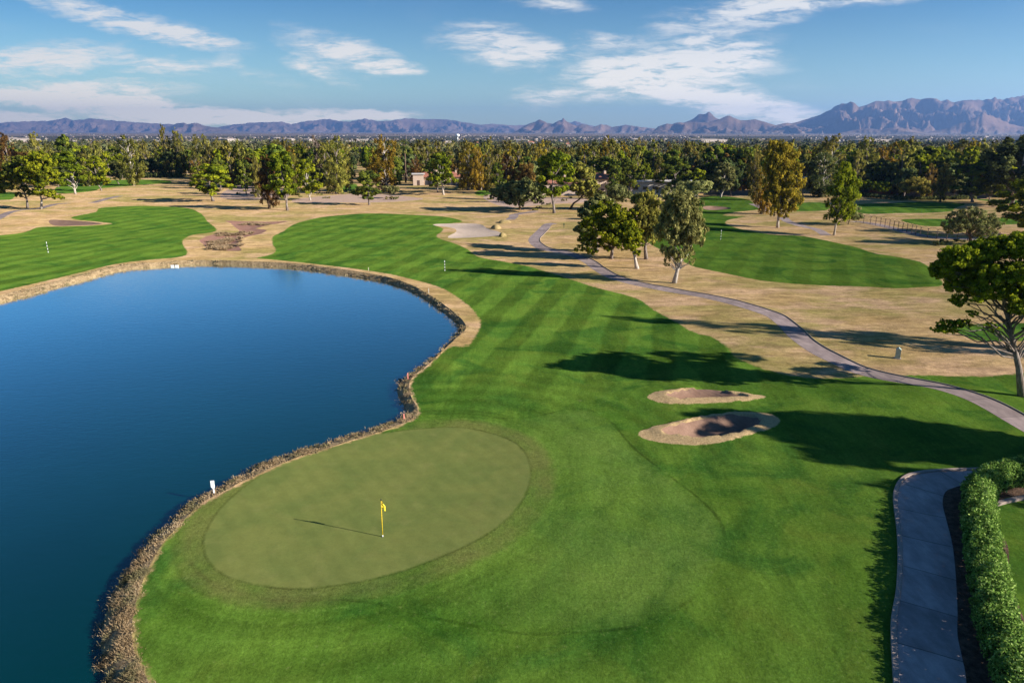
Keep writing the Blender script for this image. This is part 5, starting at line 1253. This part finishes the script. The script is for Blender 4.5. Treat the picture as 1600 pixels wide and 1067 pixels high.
# ================================================================ sky, sun, air, camera
def world():
    w = bpy.data.worlds.new('World'); SC.world = w; w.use_nodes = True; t = NT(w.node_tree)
    sky = t.n('ShaderNodeTexSky', {'sky_type': 'NISHITA', 'sun_disc': False})
    sky.sun_elevation = SUN_EL; sky.sun_rotation = math.atan2(SUN_DIR[0], SUN_DIR[1]); sky.altitude = 400; sky.air_density = SKY[1]; sky.dust_density = SKY[2]; sky.ozone_density = SKY[3]
    d = t.n('ShaderNodeTexCoord').outputs['Generated']
    s = t.n('ShaderNodeSeparateXYZ', None, _0=d).outputs
    y = t.m('MAXIMUM', s[1], .05)
    u = t.m('DIVIDE', s[0], y); v = t.m('DIVIDE', s[2], y)
    uv = t.n('ShaderNodeCombineXYZ', None, _0=u, _1=v, _2=0.).outputs[0]
    # high thin cloud: soft streaks in sky coordinates, frayed by turbulence
    nz = t.noise(t.scl(uv, (1., 2.2, 1.)), 9., 4., .6, 0., True)
    nz2 = t.noise(t.scl(uv, (1., 2., 1.)), 45., 3., .6, 0., True)
    wv = t.vm('ADD', t.vm('MULTIPLY', t.vm('SUBTRACT', nz, (.5, .5, .5)), (.09, .024, 0.)), t.vm('MULTIPLY', t.vm('SUBTRACT', nz2, (.5, .5, .5)), (.020, .009, 0.)))
    q = t.vm('ADD', uv, wv); q = t.vm('MULTIPLY', q, (1., 1., 0.))
    tot = None
    for cx, cy, a, b, rot, k in CLOUDS:
        c0 = ray_tan(cx, cy)
        mp = t.n('ShaderNodeMapping', {'vector_type': 'TEXTURE'}, Vector=q, Location=(c0[0], c0[1], 0.), Rotation=(0., 0., R(rot)), Scale=(a / F, b / F, 1.)).outputs[0]
        g = t.n('ShaderNodeTexGradient', {'gradient_type': 'SPHERICAL'}, Vector=mp).outputs[1]
        g = t.m('MULTIPLY', t.m('POWER', g, .8), k)
        tot = g if tot is None else t.m('ADD', tot, g)
    fr = t.n('ShaderNodeMapping', None, Vector=t.vm('ADD', uv, t.vm('SCALE', wv, .7)), Rotation=(0, 0, R(9)), Scale=(13., 80., 1.)).outputs[0]
    f1 = t.noise(fr, 1., 6., .62, .5)
    f2 = t.noise(t.n('ShaderNodeMapping', None, Vector=uv, Rotation=(0, 0, R(-12)), Scale=(20., 110., 1.)).outputs[0], 1., 6., .68, 1.2)
    fib = t.m('ADD', t.m('MULTIPLY', f1, .6), t.m('MULTIPLY', f2, .4))
    dens = t.ss(t.m('MULTIPLY', tot, t.ss(fib, .33, .68, .16, 1.3)), .03, 1.3)
    dens = t.m('MULTIPLY', dens, t.ss(s[1], .05, .25))
    veil = t.m('MULTIPLY', t.ss(t.noise(t.scl(uv, (3., 11., 1.)), 1., 5., .6, .6), .48, .75), t.ss(v, .30, .02, 0., .10))
    dens = t.m('MAXIMUM', dens, veil)
    cc = t.mix(t.ss(v, .02, .14), CLC[0], CLC[1])
    skyc = t.mix(1., sky.outputs[0], SKYTINT, 'MULTIPLY')
    hor = t.ss(v, .0, .26)
    skyc = t.mix(hor, t.mix(1., skyc, HORTINT, 'MULTIPLY'), skyc)
    col = t.mix(t.m('MULTIPLY', dens, .93), skyc, cc)
    bg = t.n('ShaderNodeBackground', None, Color=col, Strength=SKY[0])
    o = t.n('ShaderNodeOutputWorld'); t.t.links.new(bg.outputs[0], o.inputs[0])
    w.cycles.sampling_method = 'MANUAL'; w.cycles.sample_map_resolution = 512
SKY = (.06, 1.0, .6, 2.6)
SKYTINT = (.165, .47, .70); HORTINT = (5.6, 2.3, 1.42)
CLC = ((11.5, 10.2, 7.8), (6.6, 6.5, 6.2))
# photo position, half length, half height (px), tilt (deg), strength
CLOUDS = [(190, 30, 200, 24, -13, 1.5), (265, 55, 80, 16, -12, 1.1), (330, 60, 90, 8, -8, .8), (100, 85, 125, 26, 4, 1.4), (20, 97, 140, 22, 0, 1.1), (250, 103, 85, 19, -3, 1.4), (350, 95, 42, 11, 0, .9),
          (420, 122, 90, 14, -14, .6), (500, 112, 70, 19, -22, 1.3), (540, 80, 120, 30, -14, 1.5), (612, 105, 55, 14, -4, 1.2), (560, 124, 45, 9, 0, .5), (775, 70, 105, 40, -8, 1.55), (820, 88, 60, 18, 10, .9),
          (865, 8, 80, 12, -4, 1.), (955, 62, 75, 15, -6, 1.1), (1085, 62, 26, 9, 20, 1.1), (1010, 112, 230, 36, 12, 1.5), (1130, 95, 130, 32, -4, 1.3), (1060, 135, 240, 38, -14, 1.5), (1170, 168, 190, 20, -8, 1.3),
          (1180, 14, 190, 36, 12, 1.6), (1330, 2, 150, 14, 4, 1.1), (110, 143, 210, 20, 1, 2.), (40, 160, 180, 12, 0, 1.2), (200, 168, 280, 20, -5, 2.4), (370, 183, 260, 16, 1, 2.5), (20, 184, 110, 12, 0, 2.2), (580, 181, 100, 10, 2, 2.),
          (230, 152, 60, 14, -20, .7), (20, 120, 90, 9, 0, .5), (190, 123, 60, 6, 0, .5), (830, 150, 60, 14, -10, .4), (960, 158, 100, 10, -6, .35)]
world()
sun = bpy.data.lights.new('sun', 'SUN'); sun.energy = 5.0; sun.angle = R(.5); sun.color = (1., .93, .82)
so = bpy.data.objects.new('sun', sun); COL.objects.link(so)
dv = Vector((SUN_DIR[0] * math.cos(SUN_EL), SUN_DIR[1] * math.cos(SUN_EL), math.sin(SUN_EL)))
so.rotation_euler = dv.to_track_quat('Z', 'Y').to_euler(); so.location = (60, -40, 60)
# the air
hb = MB().box((0, 12000, 515 - 5), (66000, 29000, 1040)); 
hm = bpy.data.materials.new('air_haze'); hm.use_nodes = True; ht = NT(hm.node_tree)
vol = ht.n('ShaderNodeVolumePrincipled', None, Color=(.26, .48, 1.), Density=HAZE, Anisotropy=.35)
oo = ht.n('ShaderNodeOutputMaterial'); ht.t.links.new(vol.outputs[0], oo.inputs[1])
ho = hb.build('haze', hm); tag(ho, kind='stuff')
cam = bpy.data.cameras.new('camera'); co = bpy.data.objects.new('camera', cam); COL.objects.link(co)
cam.sensor_width = 36; cam.lens = F / 1600 * 36; cam.clip_end = 90000; cam.clip_start = .3
co.location = (0, 0, HC); co.rotation_euler = (R(90) - PITCH, 0, 0); SC.camera = co
SC.render.resolution_x = 1024; SC.render.resolution_y = 682
vs_ = SC.view_settings; vs_.view_transform = 'Standard'; vs_.look = 'None'; vs_.exposure = EXPO; vs_.gamma = 1.
cy = SC.cycles; cy.use_denoising = True; cy.max_bounces = 5; cy.diffuse_bounces = 2; cy.glossy_bounces = 2; cy.transmission_bounces = 2; cy.transparent_max_bounces = 4; cy.volume_bounces = 0
try: cy.denoiser = 'OPENIMAGEDENOISE'; cy.denoising_prefilter = 'ACCURATE'
except Exception: pass
cy.use_adaptive_sampling = True; cy.adaptive_threshold = .01
